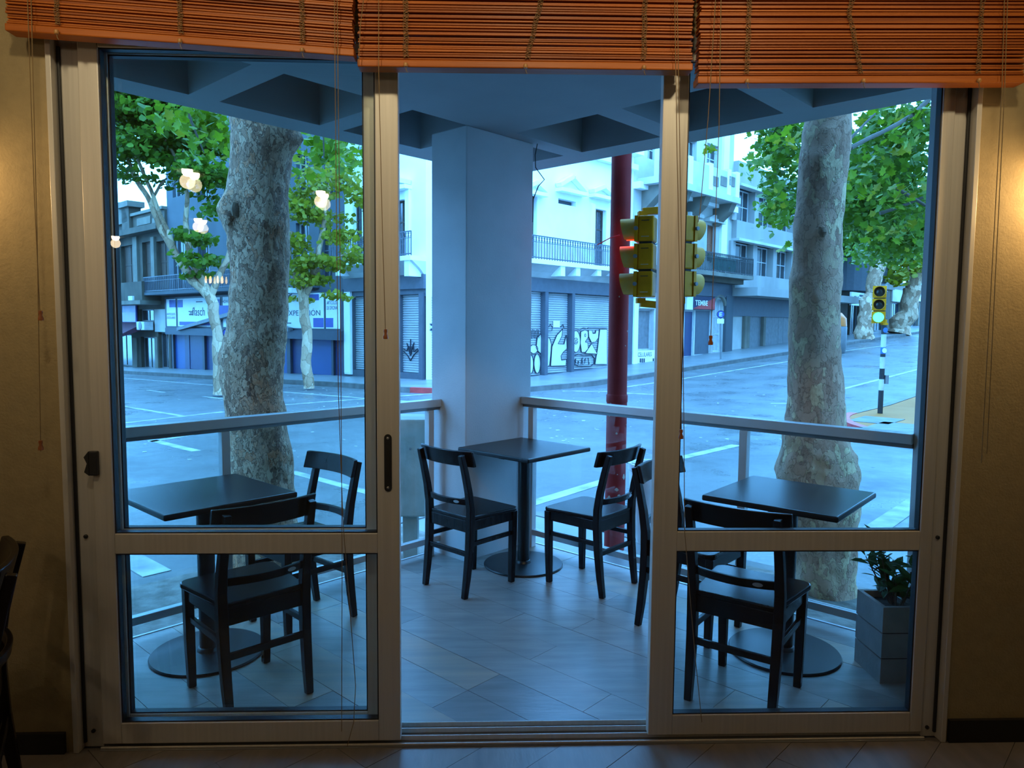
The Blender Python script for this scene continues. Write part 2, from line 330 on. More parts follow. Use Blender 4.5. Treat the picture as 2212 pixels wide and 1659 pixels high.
# ---------------------------------------------------------------- terrace
UE, VE, YT = 3.82, 3.68, 2.69
XTL, XTR = -2.0, 1.99
HS = [(S2, S2, UE), (-S2, S2, VE), (0, -1, -YT), (1, 0, XTR), (-1, 0, -XTL)]
def convex(halves, big=9.0):
    poly = [(-big, -big), (big, -big), (big, big), (-big, big)]
    for q in halves: poly = clip(poly, *q)
    return poly
tf = struct(MB().prism([(x, y, -0.30) for x, y in convex(HS)], (0, 0, 0.292)).build('floor_terrace', m_grout))
planks(tf, [(S2, S2, UE - 0.015), (-S2, S2, VE - 0.015), (0, -1, -YT), (1, 0, XTR), (-1, 0, -XTL)], 'v', -0.2, 3.8, -0.1, 3.9, 0.195, 1.19, [m_plank, m_plank, m_plank2, m_plank3], -0.008, 0.0, 3)
MB().boxuv(0.9, UE, VE - 0.014, VE, -0.008, 0.004).build('edge_trim', m_rail, tf); MB().boxuv(UE - 0.014, UE, 0.95, VE - 0.014, -0.008, 0.004).build('edge_trim', m_rail, tf)
PU0, PU1, PV0, PV1, ZC = 3.19, 3.812, 3.362, 3.69, 2.745
pil = struct(MB().boxuv(PU0, PU1, PV0, PV1, -0.3, ZC).build('pillar', m_conc, bevel=0.006))
sbox('wall_terrace_right', m_conc, XTR, XTR + 0.25, YO, 3.31, -0.3, 3.2)
sbox('wall_terrace_left', m_conc, XTL - 0.25, XTL, YO, 3.2, -0.3, 3.2)
sk = MB().box(XTR - 0.016, XTR, YO, 3.29, 0, 0.075).build('baseboard_terrace', m_grout); struct(sk)
# waffle ceiling over the terrace
cz = thing('ceiling_terrace', None, None, (0, 4, ZC), kind='structure')
YB = (0, -1, -YO)
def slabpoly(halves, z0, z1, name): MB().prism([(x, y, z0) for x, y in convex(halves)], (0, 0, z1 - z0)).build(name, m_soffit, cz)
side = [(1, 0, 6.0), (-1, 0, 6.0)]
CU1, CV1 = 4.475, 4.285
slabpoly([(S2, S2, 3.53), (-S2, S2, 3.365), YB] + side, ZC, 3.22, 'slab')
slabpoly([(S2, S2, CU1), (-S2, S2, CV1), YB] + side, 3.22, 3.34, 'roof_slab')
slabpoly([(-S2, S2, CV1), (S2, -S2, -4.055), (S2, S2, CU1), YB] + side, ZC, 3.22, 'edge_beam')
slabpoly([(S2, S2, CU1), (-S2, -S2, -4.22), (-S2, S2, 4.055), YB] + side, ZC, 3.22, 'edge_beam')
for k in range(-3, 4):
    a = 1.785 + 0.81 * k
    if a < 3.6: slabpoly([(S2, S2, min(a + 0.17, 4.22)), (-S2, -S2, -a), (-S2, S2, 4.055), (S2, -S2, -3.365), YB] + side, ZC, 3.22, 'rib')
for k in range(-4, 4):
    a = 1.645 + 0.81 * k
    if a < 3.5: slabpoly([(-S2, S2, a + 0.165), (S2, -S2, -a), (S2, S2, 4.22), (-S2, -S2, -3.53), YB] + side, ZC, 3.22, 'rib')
# railings
def railing(label, along, const, s0, s1, posts):
    P = (lambda s, d, z: uv(s, const + d, z)) if along == 'u' else (lambda s, d, z: uv(const + d, s, z))
    def bx(mb, a, b, d0, d1, z0, z1): return mb.box(a, b, d0, d1, z0, z1, lambda q: P(q.x, q.y, q.z))
    t = thing('glass_railing', label, 'railing', P((s0 + s1) / 2, 0, 0))
    bx(MB(), s0, s1, -0.032, 0.032, 0.985, 1.035).build('handrail', m_rail, t, bevel=0.004)
    bx(MB(), s0, s1, -0.02, 0.02, 0.085, 0.125).build('bottom_rail', m_rail, t, bevel=0.003)
    bx(MB(), s0, s1, -0.012, 0.012, 0.965, 0.985).build('glazing_channel', m_alud, t)
    ps = sorted(posts)
    for a in ps: bx(MB(), a - 0.022, a + 0.022, -0.022, 0.022, 0, 0.965).build('post', m_rail, t, bevel=0.003)
    ed = [s0] + ps + [s1]
    for i in range(len(ed) - 1):
        a = ed[i] + (0.024 if i else 0.0); b = ed[i + 1] - (0.024 if i < len(ed) - 2 else 0.0)
        if b - a > 0.15: bx(MB(), a, b, -0.004, 0.004, 0.125, 0.965).build('pane', m_glassr, t)
    return t
railing('grey steel railing with glass panes facing the blue shopfronts', 'u', 3.62, 0.80, 3.188, [1.73, 3.11])
railing('grey steel railing with glass panes beside the red pole', 'v', 3.74, 0.93, 3.36, [1.754, 3.28])
cb = MB().tube([atU(x, y, 3.83) for x, y in ((1167, 272), (1163, 300), (1156, 335), (1157, 362), (1176, 388), (1163, 402), (1152, 430), (1151, 480))], 0.0035, 6).build('cable', m_gasket)
tag(cb, 'thin black cable dangling from the terrace ceiling beside the pillar', 'cable')
# ---------------------------------------------------------------- furniture
RECT = [(-1, -1), (1, -1), (1, 1), (-1, 1)]
def make_chair():
    c = thing('cafe_chair', 'x', 'chair')
    for s in (-1, 1):
        MB().tube([(s * 0.163, 0.172, 0), (s * 0.166, 0.176, 0.2), (s * 0.168, 0.178, 0.432)], [0.0155, 0.0185, 0.0195], 4, RECT, up=Vector((1, 0, 0))).build('leg', m_wood, c, bevel=0.004)
    for s in (-1, 1):
        pts = [(0.166, -0.213, 0), (0.168, -0.196, 0.12), (0.170, -0.181, 0.26), (0.172, -0.174, 0.40), (0.174, -0.176, 0.50), (0.174, -0.192, 0.60), (0.173, -0.218, 0.71), (0.172, -0.246, 0.812)]
        MB().tube([(s * x, y, z) for x, y, z in pts], [0.015, 0.0175, 0.019, 0.020, 0.019, 0.0175, 0.0165, 0.015], 4, RECT, up=Vector((1, 0, 0))).build('back_post', m_wood, c, bevel=0.004)
    poly = []
    for (x, y, r) in ((0.172, -0.185, 0.03), (0.205, 0.20, 0.05), (-0.205, 0.20, 0.05), (-0.172, -0.185, 0.03)):
        a0 = {(True, False): -pi / 2, (True, True): 0, (False, True): pi / 2, (False, False): pi}[(x > 0, y > 0)]
        cx, cy = x - r * (1 if x > 0 else -1), y - r * (1 if y > 0 else -1)
        poly += [Vector((cx + r * cos(a0 + k * pi / 10), cy + r * sin(a0 + k * pi / 10), 0.434)) for k in range(6)]
    MB().prism(poly, (0, 0, 0.022)).build('seat', m_wood, c, bevel=0.006)
    MB().box(-0.15, 0.15, 0.168, 0.188, 0.372, 0.434).build('apron', m_wood, c, bevel=0.003)
    MB().box(-0.153, 0.153, -0.184, -0.164, 0.365, 0.434).build('apron', m_wood, c, bevel=0.003)
    for s in (-1, 1): MB().bar((s * 0.170, -0.157, 0.405), (s * 0.168, 0.160, 0.405), 0.02, 0.058).build('apron', m_wood, c, bevel=0.003)
    for s in (-1, 1): MB().bar((s * 0.170, -0.166, 0.300), (s * 0.167, 0.160, 0.300), 0.017, 0.026).build('stretcher', m_wood, c, bevel=0.003)
    MB().bar((-0.153, -0.186, 0.245), (0.153, -0.186, 0.245), 0.017, 0.028).build('stretcher', m_wood, c, bevel=0.003)
    def curved(z0, z1, half, sag, yb, th, tilt):
        m = MB(); n = 12; vs = []
        for i in range(n + 1):
            t = -1 + 2 * i / n; x = half * t; y = yb - sag * (1 - t * t)
            for z, k in ((z0, 0), (z1, 1)):
                yy = y - tilt * k; vs += [(x, yy + th / 2, z), (x, yy - th / 2, z)]
        fs = []
        for i in range(n):
            a = i * 4; b = a + 4
            fs += [(a, b, b + 1, a + 1), (a + 2, a + 3, b + 3, b + 2), (a, a + 2, b + 2, b), (a + 1, b + 1, b + 3, a + 3)]
        fs += [(0, 1, 3, 2), (n * 4, n * 4 + 2, n * 4 + 3, n * 4 + 1)]
        return m.add(vs, fs)
    curved(0.742, 0.830, 0.212, 0.040, -0.178, 0.021, 0.024).build('top_rail', m_wood, c, True, bevel=0.004)
    mr = curved(0.522, 0.556, 0.158, 0.036, -0.178, 0.018, 0.005).build('middle_rail', m_wood, c, True, bevel=0.003)
    MB().prism([(0.098 + 0.019 * cos(t), -0.2125 + 0.0033 * cos(t), 0.540 + 0.008 * sin(t)) for t in np.linspace(0, 2 * pi, 17)[:-1]], (0, -0.0025, 0)).build('badge', m_badge, mr)
    return c
chair = make_chair()
CH = [(-0.985, 2.995, 42, 'black wooden chair directly behind the left glass door, its back to the room'),
      (-0.945, 3.71, 137, 'black wooden chair beside the thick flaky trunk, facing the table there'),
      (-0.075, 4.25, -45, 'black wooden chair in front of the pillar and the stained concrete box'),
      (0.625, 4.25, 46, 'black wooden chair at the corner table, in front of the red pole'),
      (1.055, 3.585, -134, 'black wooden chair below the white round tub, half hidden by the door stile'),
      (1.098, 2.925, -38, 'black wooden chair with silver oval badge, at the table beside the grey planter'),
      (-1.625, 2.10, 118, 'dark wooden chair standing indoors by the tan wall, mostly out of view')]
for i, (x, y, a, lab) in enumerate(CH):
    o = chair if i == 0 else copy_tree(chair)
    o.location = (x, y, 0); o.rotation_euler = (0, 0, radians(a)); o['label'] = lab; o['group'] = 'black cafe chairs'
def make_table():
    t = thing('cafe_table', 'x', 'table')
    MB().box(-0.2975, 0.2975, -0.2975, 0.2975, 0.728, 0.755).build('tabletop', m_top, t, bevel=0.008, seg=3)
    br = MB().box(-0.21, 0.21, -0.022, 0.022, 0.706, 0.728).box(-0.022, 0.022, -0.21, -0.0221, 0.706, 0.728).box(-0.022, 0.022, 0.0221, 0.21, 0.706, 0.728).build('support_cross', m_iron, t)
    MB().lathe([(0.038, 0.012), (0.038, 0.706)], 24).build('column', m_iron, t, True)
    MB().lathe([(0.25, 0.0), (0.252, 0.006), (0.247, 0.012), (0.05, 0.016), (0.044, 0.03), (0.039, 0.034)], 48).build('base', m_iron, t, True)
    return t
tab = make_table()
for i, (x, y, a, lab) in enumerate(((0.250, 4.572, 45, 'square dark table against the pillar corner, on a round black base'),
        (-1.272, 3.335, 45, 'square dark table in front of the thick flaky tree trunk'),
        (1.412, 3.295, 48, 'square dark table in front of the smooth mottled trunk, lamp glint on top'))):
    o = tab if i == 0 else copy_tree(tab)
    o.location = (x, y, 0); o.rotation_euler = (0, 0, radians(a)); o['label'] = lab; o['group'] = 'square terrace tables'

# ---------------------------------------------------------------- planters with leafy shrubs
def leaf_mesh(L, W, name='leaf'):
    me = bpy.data.meshes.new(name)
    v = [(0, 0, 0), (W * .5, L * .35, L * .05), (W * .38, L * .7, 0), (0, L, -L * .1), (-W * .38, L * .7, 0), (-W * .5, L * .35, L * .05), (0, L * .5, -L * .03)]
    me.from_pydata(v, [], [(0, 1, 6), (1, 2, 6), (2, 3, 6), (3, 4, 6), (4, 5, 6), (5, 0, 6)]); me.materials.append(m_plant); return me
def shrub(name, label, loc, n_stem, hgt, spread, rs):
    t = thing(name, label, 'plant', loc, group='shrubs in the planters'); rr = random.Random(rs); lm = leaf_mesh(0.085, 0.034)
    for k in range(n_stem):
        a = rr.uniform(0, 2 * pi); d = rr.uniform(0.2, 1) * spread; hh = hgt * rr.uniform(0.55, 1)
        pts = [Vector(loc) + Vector((cos(a) * d * q * 0.8 + cos(a) * 0.02, sin(a) * d * q * 0.8 + sin(a) * 0.02, hh * q - 0.01)) for q in (0, .35, .7, 1)]
        st = MB().tube(pts, [0.004, 0.0035, 0.003, 0.002], 5).build('stem', m_twig, t)
        for j in range(9):
            q = 0.3 + 0.7 * j / 8; i = min(2, int(q * 3)); p = pts[i].lerp(pts[i + 1], q * 3 - i) - Vector(loc)
            o = bpy.data.objects.new('leaf', lm); COL.objects.link(o); o.parent = st; ORG[o.name] = Vector()
            o.location = p; o.rotation_euler = (rr.uniform(-0.2, 0.9), rr.uniform(-.4, .4), j * 2.4 + rr.uniform(-.3, .3)); s = rr.uniform(.75, 1.25); o.scale = (s, s, s)
    return t
m_box = M('grey_cement_planter', (0.22, 0.22, 0.215), 0.85, var=0.12, scale=10, bump=0.15)
m_soil = M('dark_soil', (0.03, 0.022, 0.016), 0.95, var=0.4, scale=30, bump=0.5)
def planter(label, x0, x1, y0, y1, hh):
    t = thing('cement_planter', label, 'planter', ((x0 + x1) / 2, (y0 + y1) / 2, 0), group='grey cement planters')
    z = 0.0; n = 3
    for k in range(n):
        zz = hh * (k + 1) / n - (0.006 if k < n - 1 else 0)
        b = MB(); w = 0.018
        b.box(x0, x0 + w, y0, y1, z, zz).box(x1 - w, x1, y0, y1, z, zz).box(x0 + w, x1 - w, y0, y0 + w, z, zz).box(x0 + w, x1 - w, y1 - w, y1, z, zz)
        b.build('wall_ring', m_box, t); 
        if k < n - 1: MB().box(x0 + 0.006, x1 - 0.006, y0 + 0.006, y1 - 0.006, zz, zz + 0.006).build('joint', m_soil, t)
        z = zz + 0.006
    MB().box(x0 + 0.018, x1 - 0.018, y0 + 0.018, y1 - 0.018, 0.0, hh - 0.03).build('soil', m_soil, t)
planter('grey three-tier cement planter in the right corner of the terrace', 1.70, 1.94, 2.98, 3.20, 0.335)
shrub('leafy_shrub', 'green leafy shrub growing in the three-tier cement planter', (1.82, 3.09, 0.305), 10, 0.27, 0.14, 4)
planter('grey cement planter behind the left door jamb, mostly hidden', -1.82, -1.61, 2.98, 3.18, 0.335)
shrub('leafy_shrub', 'green shrub of which only leaf tips show past the left door jamb', (-1.70, 3.10, 0.305), 11, 0.24, 0.22, 9)

# ---------------------------------------------------------------- wooden blinds
YBL = 2.47
def blind(label, xl, xr, botl, botr, topz, cords, knobs, rs):
    # pixel ends of the bottom edge give the two heights
    rr = random.Random(rs); a = atY(xl, botl, YBL); b = atY(xr, botr, YBL); L = b.x - a.x
    t = thing('wooden_blind', label, 'blind', ((a.x + b.x) / 2, YBL, min(a.z, b.z)), group='wooden slat blinds over the doors')
    def tilt(x): return a.z + (b.z - a.z) * (x - a.x) / L
    def piece(name, m, z, hh, y0, y1, par=t, bev=0.0015, ins=0.0):
        x0, x1 = a.x + ins, b.x - ins; k = tilt(x0); l = tilt(x1)
        return MB().hexa([(x0, y0, k + z), (x1, y0, l + z), (x1, y1, l + z), (x0, y1, k + z), (x0, y0, k + z + hh), (x1, y0, l + z + hh), (x1, y1, l + z + hh), (x0, y1, k + z + hh)]).build(name, m, par, bevel=bev)
    br = piece('bottom_rail', m_slat, 0.0, 0.024, YBL - 0.028, YBL + 0.03, bev=0.004)
    z = 0.026; n = 0; zmax = topz - max(a.z, b.z)
    while z < zmax:
        hh = rr.choice([0.0055, 0.006, 0.0075]); y0 = YBL - 0.022 - rr.choice([0, 0.003, 0.006, -0.004]); gap = rr.choice([0.001, 0.0015, 0.0035])
        piece('slat', rr.choice([m_slat, m_slat, m_slat2]), z, hh, y0, YBL + 0.022, ins=rr.uniform(0, 0.006)); z += hh + gap; n += 1
    yf = YBL - 0.030
    for kx, wob in knobs:
        x = atY(kx, botl, YBL).x; zb = tilt(x); pts = []; q = 0.02
        ph = rr.uniform(0, 6)
        for st in range(3):
            pts = []
            for i in range(60):
                f = i / 59; zz = zb + 0.03 + f * (zmax - 0.03)
                pts.append((x + wob * (0.5 - abs(f - 0.45)) * 2.0 * (1 if wob else 0) + 0.010 * sin(i * 1.9 + st * 2.1 + ph), yf + 0.002 * sin(i * 1.3 + st), zz))
            MB().tube(pts, 0.0011, 5).build('ladder_cord', m_cord, t)
        MB().lathe([(0.0, -0.008), (0.006, -0.006), (0.008, 0), (0.006, 0.006), (0.0, 0.008)], 12, None, (x, yf - 0.006, zb + 0.004)).build('cord_knob', m_knob, t, True)
        MB().tube([(x, yf - 0.006, zb - 0.003), (x + 0.002, yf - 0.006, zb - 0.014), (x + 0.006, yf - 0.006, zb - 0.02)], 0.0012, 5).build('cord_end', m_cord, t)
    for c in cords:
        pts = [atY(x, y, 2.425 if i else 2.43) for i, (x, y) in enumerate(c['p'])]
        cc = MB().tube(pts, 0.0013, 5).build('pull_cord', m_cord, t)
        for (x, y) in c.get('t', []):
            q = atY(x, y, 2.425)
            MB().lathe([(0.0, -0.016), (0.008, -0.0155), (0.0085, -0.008), (0.0045, 0.002), (0.0065, 0.010), (0.0055, 0.016), (0.0, 0.0165)], 12, None, q).build('tassel', m_tassel, cc, True)
    return t
blind('orange wooden blind drawn up above the left glass door', 22, 768, 73, 128, 2.80,
      [dict(p=[(722, -40), (727, 500), (731, 850), (741, 1130), (757, 1330), (768, 1480), (764, 1560), (750, 1612)]), dict(p=[(728, -40), (735, 600), (739, 1200), (738, 1580)]),
       dict(p=[(58, -40), (74, 420), (87, 690)], t=[(88, 682)]), dict(p=[(66, -40), (80, 500), (88, 975)], t=[(88, 962)])],
      [(136, 0.0), (398, 0.0), (658, 0.0)], 1)
blind('orange wooden blind hanging over the open middle doorway', 775, 1492, 150, 158, 2.80,
      [dict(p=[(790, -40), (778, 60), (775, 140)]), dict(p=[(818, -40), (818, 150), (826, 500), (833, 730)], t=[(833, 722)]),
       dict(p=[(1457, -40), (1462, 300), (1470, 700), (1472, 945)], t=[(1471, 938)]), dict(p=[(1462, -40), (1470, 400), (1476, 760), (1479, 1150), (1500, 1400), (1516, 1560)])],
      [(879, 0.0), (1134, 0.05), (1386, 0.0)], 2)
blind('orange wooden blind above the right glass door, catching the lamp light', 1502, 2203, 186, 184, 2.80,
      [dict(p=[(1548, -40), (1530, 250), (1512, 460), (1508, 480)]), dict(p=[(1558, -40), (1553, 280), (1542, 560), (1535, 745)], t=[(1535, 735)]),
       dict(p=[(2171, -40), (2164, 200), (2142, 600), (2120, 1000)]), dict(p=[(2178, -40), (2170, 200), (2150, 600), (2132, 980)])],
      [(1606, 0.0), (1853, -0.055), (2099, 0.0)], 3)

# ---------------------------------------------------------------- lamps inside
m_bulbw = M('white_bulb_glow', (1, 1, 1), 0.4, emit=(1.0, 0.80, 0.52), es=120.0)
m_bulby = M('warm_bulb_glow', (1, 1, 1), 0.4, emit=(1.0, 0.62, 0.25), es=22.0)
m_brass = M('brushed_nickel', (0.45, 0.42, 0.38), 0.35, 0.9)
def point(name, loc, parent, col, e, r):
    l = bpy.data.lights.new(name, 'POINT'); l.color = col; l.energy = e; l.shadow_soft_size = r
    o = bpy.data.objects.new(name, l); COL.objects.link(o); o.parent = parent; o.location = Vector(loc) - ORG[parent.name]; return o
def sconce(x, z, label, e):
    t = thing('wall_lamp', label, 'lamp', (x, YI, z), group='wall lamps beside the doors')
    MB().lathe([(0.055, 0), (0.055, 0.012), (0.02, 0.02)], 20, lambda q: Vector((q.x, -q.z, q.y)), (x, YI, z)).build('backplate', m_brass, t, True)
    MB().tube([(x, YI - 0.015, z), (x, YI - 0.08, z), (x, YI - 0.11, z - 0.03)], 0.008, 8).build('arm', m_brass, t)
    MB().lathe([(0.05, -0.10), (0.052, -0.10), (0.030, -0.03), (0.012, -0.028)], 24, None, (x, YI - 0.11, z)).build('shade', m_brass, t, True)
    MB().lathe([(0.0, -0.115), (0.018, -0.105), (0.024, -0.085), (0.014, -0.055), (0.008, -0.04)], 16, None, (x, YI - 0.11, z)).build('bulb', m_bulby, t, True)
    point('glow', (x, YI - 0.13, z - 0.14), t, (1.0, 0.66, 0.30), e, 0.03)
sconce(-1.81, 2.14, 'nickel wall lamp on the tan wall left of the doors', 4.2)
sconce(2.03, 2.14, 'nickel wall lamp on the tan wall right of the doors', 9.5)
def pendant(px, py, zl, label, n=1, r=0.036, e=2.0):
    d = ray(px, py); t_ = (zl - CAMH) / d.z; v = EYE + d * t_; p = Vector((v.x, 2 * 2.573 - v.y, v.z))   # its mirror image in the door glass
    t = thing('ceiling_spot', label, 'lamp', (p.x, p.y, RH), group='spot lamps on the ceiling behind the diner')
    MB().lathe([(0.05, RH), (0.05, RH - 0.02), (0.012, RH - 0.025)], 20, None, (p.x, p.y, 0)).build('canopy', m_brass, t, True)
    MB().tube([(p.x, p.y, RH - 0.02), (p.x, p.y, p.z + 0.075)], 0.006, 8).build('stem', m_brass, t)
    MB().lathe([(0.02, 0.08), (0.055, 0.06), (0.085, 0.0), (0.083, 0.0), (0.052, 0.056), (0.0, 0.06)], 24, None, p).build('reflector', m_brass, t, True)
    MB().lathe([(r * sin(q), -r * cos(q)) for q in np.linspace(0, pi, 13)], 24, None, p).build('bulb', m_bulbw, t, True)
    point('glow', p + Vector((0, 0, -0.07)), t, (1.0, 0.78, 0.50), e, 0.05)
pendant(405, 370, 2.55, 'spot lamp whose glare shows between the leaves in the door glass')
pendant(428, 474, 2.50, 'spot lamp mirrored in the glass beside the flaky trunk')
pendant(693, 416, 2.55, 'spot lamp mirrored in the glass near the sliding stile')
pendant(250, 512, 2.45, 'spot lamp mirrored at the far edge of the left pane', r=0.04)

m_louvre = M('lit_louvre', (1, 1, 1), 0.5, emit=(1.0, 0.84, 0.6), es=7.0)
def downlight(x, label, e, Y=1.15):
    t = thing('louvre_light', label, 'lamp', (x, Y, RH), group='louvre lights on the ceiling by the doors')
    b = MB(); w, d = 0.16, 0.13; b.box(x - w, x + w, Y - d, Y - d + .012, RH - .05, RH).box(x - w, x + w, Y + d - .012, Y + d, RH - .05, RH).box(x - w, x - w + .012, Y - d + .012, Y + d - .012, RH - .05, RH).box(x + w - .012, x + w, Y - d + .012, Y + d - .012, RH - .05, RH)
    b.build('housing', m_ceilin, t)
    for k in (-.085, -.04, .04, .085): MB().box(x - w + .02, x + w - .02, Y + k - .009, Y + k + .009, RH - .03, RH - .018).build('tube', m_louvre, t, bevel=.004)
    l = bpy.data.lights.new('glow', 'SPOT'); l.energy = e; l.color = (1.0, 0.82, 0.50); l.spot_size = radians(84); l.spot_blend = 1.0; l.shadow_soft_size = 0.06
    o = bpy.data.objects.new('glow', l); COL.objects.link(o); o.parent = t; o.location = (0, 0, -.07); o.rotation_euler = (radians(64), 0, 0)
for x, lab in ((-1.62, 'ceiling louvre light nearest the left wall lamp'), (-.85, 'ceiling louvre light mirrored beside the sliding stile'), (0.2, 'ceiling louvre light in front of the open doorway'), (1.1, 'ceiling louvre light before the right glass door'), (1.95, 'ceiling louvre light nearest the right wall lamp')): downlight(x, lab, 16.0 if abs(x) > 1.5 else 38.0)

d = ray(465, 604); v_ = EYE + d * ((2.02 - CAMH) / d.z); p_ = Vector((v_.x, 2 * 2.573 - v_.y, v_.z))
t = thing('rail_light', 'hanging rail with four small amber bulbs, mirrored low in the left glass', 'lamp', (p_.x, p_.y, RH))
MB().box(p_.x - .16, p_.x + .16, p_.y - .012, p_.y + .012, p_.z + .04, p_.z + .06).build('rail', m_brass, t)
for s in (-.12, .12): MB().tube([(p_.x + s, p_.y, p_.z + .06), (p_.x + s, p_.y, RH)], .004, 6).build('rod', m_brass, t)
for s in (-.105, -.05, .03, .085): MB().lathe([(0, -.045), (.012, -.035), (.014, 0), (.008, .035), (.008, .04)], 10, None, p_ + Vector((s, 0, 0))).build('bulb', m_bulby, t, True)
# ---------------------------------------------------------------- the crossing: road, pavements, kerbs, markings
def gridmesh(name, us, vs, off, m):
    vsx = [uv(a, b, gz(a, b) + off) for a in us for b in vs]; nv = len(vs)
    return MB().add(vsx, [(i * nv + j, (i + 1) * nv + j, (i + 1) * nv + j + 1, i * nv + j + 1) for i in range(len(us) - 1) for j in range(nv - 1)]).build(name, m, smooth=True)
road = struct(gridmesh('road', [-14 + 2 * i for i in range(50)], [-14 + 2 * i for i in range(42)], 0.0, m_asph))
UC, VC, RC, U1, V2 = 12.3, 13.3, 3.0, 14.9, 15.9
KH = 0.13
def pavement(name, m, side, cu, cv, R, uend, vend, red, mk=None):
    # rounded corner block: arc about (cu,cv); side=+1 far corner (extends to +u,+v), -1: right-hand corner (extends to +u,-v)
    s = side; arc = [(cu - R * cos(t), cv - s * R * sin(t)) for t in np.linspace(0, pi / 2, 15)]
    line = [(cu - R, v) for v in np.linspace(vend, cv, 24)[:-1]] + arc + [(u, cv - s * R) for u in np.linspace(cu, uend, 30)[1:]]
    back = [(cu, v) for v in np.linspace(vend, cv, 24)[:-1]] + [(cu, cv)] * 15 + [(u, cv) for u in np.linspace(cu, uend, 30)[1:]]
    top = MB(); kb = MB(); kr = MB(); n = len(line)
    for i in range(n - 1):
        (a, b), (c, d) = line[i], line[i + 1]; (e, f), (g, h) = back[i], back[i + 1]
        def k(p, q, w): return (p[0] + (q[0] - p[0]) * w, p[1] + (q[1] - p[1]) * w)
        wi = 0.16 / R
        i1, i2 = k((a, b), (e, f), wi), k((c, d), (g, h), wi)
        P = lambda q, o: uv(q[0], q[1], gz(*q) + o)
        quad = [P(i1, KH), P(i2, KH), P((g, h), KH), P((e, f), KH)]
        if (e, f) == (g, h): top.add(quad[:3], [(0, 1, 2)])
        else: top.add(quad, [(0, 1, 2, 3)])
        tgt = kr if red[0] <= i < red[1] else kb
        tgt.hexa([P((a, b), -0.1), P((c, d), -0.1), P(i2, -0.1), P(i1, -0.1), P((a, b), KH + 0.012), P((c, d), KH + 0.012), P(i2, KH + 0.012), P(i1, KH + 0.012)])
    o = struct(top.build(name, m)); kb.build('kerb', m_kerb, o)
    if kr.v: kr.build('painted_kerb', m_kerbR, o)
    return o
pavement('pavement_far', m_pave, 1, UC + RC, VC + RC, RC, 78, 62, (26, 34))
pavement('pavement_right', m_paveY, -1, UC + RC, 2.0, RC, 78, -12, (30, 37))
near = struct(MB().boxuv(-12, 5.0, -12, 5.0, -0.45, ZK).build('pavement_near', m_pave))
MB().boxuv(-12, 5.13, 5.0, 5.13, -0.45, ZK + 0.008).build('kerb', m_kerb, near); MB().boxuv(5.0, 5.13, -12, 5.0, -0.45, ZK + 0.008).build('kerb', m_kerb, near)
MB().boxuv(0.4, 3.9, 3.70, 4.98, ZK, ZK + 0.02).build('earth_strip', m_dirt, near); MB().boxuv(3.90, 4.98, 0.2, 2.6, ZK, ZK + 0.02).build('earth_strip', m_dirt, near)
for (x, y, sx, sy) in ((1893, 908, .5, .35), (1950, 926, .7, .5)):
    p = ground(x, y, KH); a, b, z = touv(p); MB().boxuv(a - sx, a + sx, b - sy, b + sy, z, z + 0.01).build('access_cover', m_kerb, bpy.data.objects['pavement_right'])
def rline(x0, y0, x1, y1, w, n=10):
    m = MB()
    pts = [ground(x0 + (x1 - x0) * i / n, y0 + (y1 - y0) * i / n) for i in range(n + 1)]
    for i in range(n):
        a, b = pts[i], pts[i + 1]; d = (b - a).normalized(); s = d.cross(Vector((0, 0, 1))).normalized() * (w / 2); zz = Vector((0, 0, 0.006)); lo = Vector((0, 0, -0.01))
        m.hexa([a - s + lo, a + s + lo, b + s + lo, b - s + lo, a - s + zz, a + s + zz, b + s + zz, b - s + zz])
    m.build('road_marking', m_line, road)
for L in ((225, 871, 392, 899, .12), (262, 915, 481, 890, .12), (612, 875, 940, 850, .12), (612, 912, 940, 868, .12), (322, 955, 480, 929, .12), (325, 951, 424, 975, .14), (630, 1020, 800, 1066, .13),
          (318, 843, 354, 848, .13), (439, 857, 477, 861, .13), (225, 813, 480, 834, .12), (612, 847, 940, 872, .12), (232, 1180, 340, 1240, .2), (250, 837, 262, 838, .12),
          (1140, 1091, 1312, 1038, .16), (1215, 845, 1320, 846, .12), (1345, 837, 1480, 818, .12), (1345, 849, 1440, 854, .12), (1465, 820, 1715, 779, .12), (1800, 846, 2030, 786, .14),
          (1470, 990, 1590, 962, .16), (1665, 872, 1712, 872, .12), (1800, 762, 1935, 743, .12), (1888, 1146, 2000, 1070, .2)): rline(*L)
# litter and leaves lying on the wet road
rr = random.Random(3)
lit = MB()
for k in range(150):
    x, y = rr.choice([(rr.uniform(240, 780), rr.uniform(835, 1000)), (rr.uniform(1160, 1420), rr.uniform(845, 960)), (rr.uniform(1480, 1700), rr.uniform(780, 960)), (rr.uniform(600, 780), rr.uniform(838, 900))])
    p = ground(x, y); r = rr.uniform(0.012, 0.05); a = rr.uniform(0, pi)
    d1 = Vector((cos(a), sin(a), 0)) * r; d2 = Vector((-sin(a), cos(a), 0)) * r * rr.uniform(.4, 1); z = Vector((0, 0, 0.008))
    lit.prism([p - d1, p - d2 * .8, p + d1, p + d2], z)
lo = lit.build('street_litter', M('pale_litter', (0.4, 0.38, 0.34), 0.8)); tag(lo, 'pale scraps and fallen leaves scattered over the wet road', 'litter', kind='stuff')

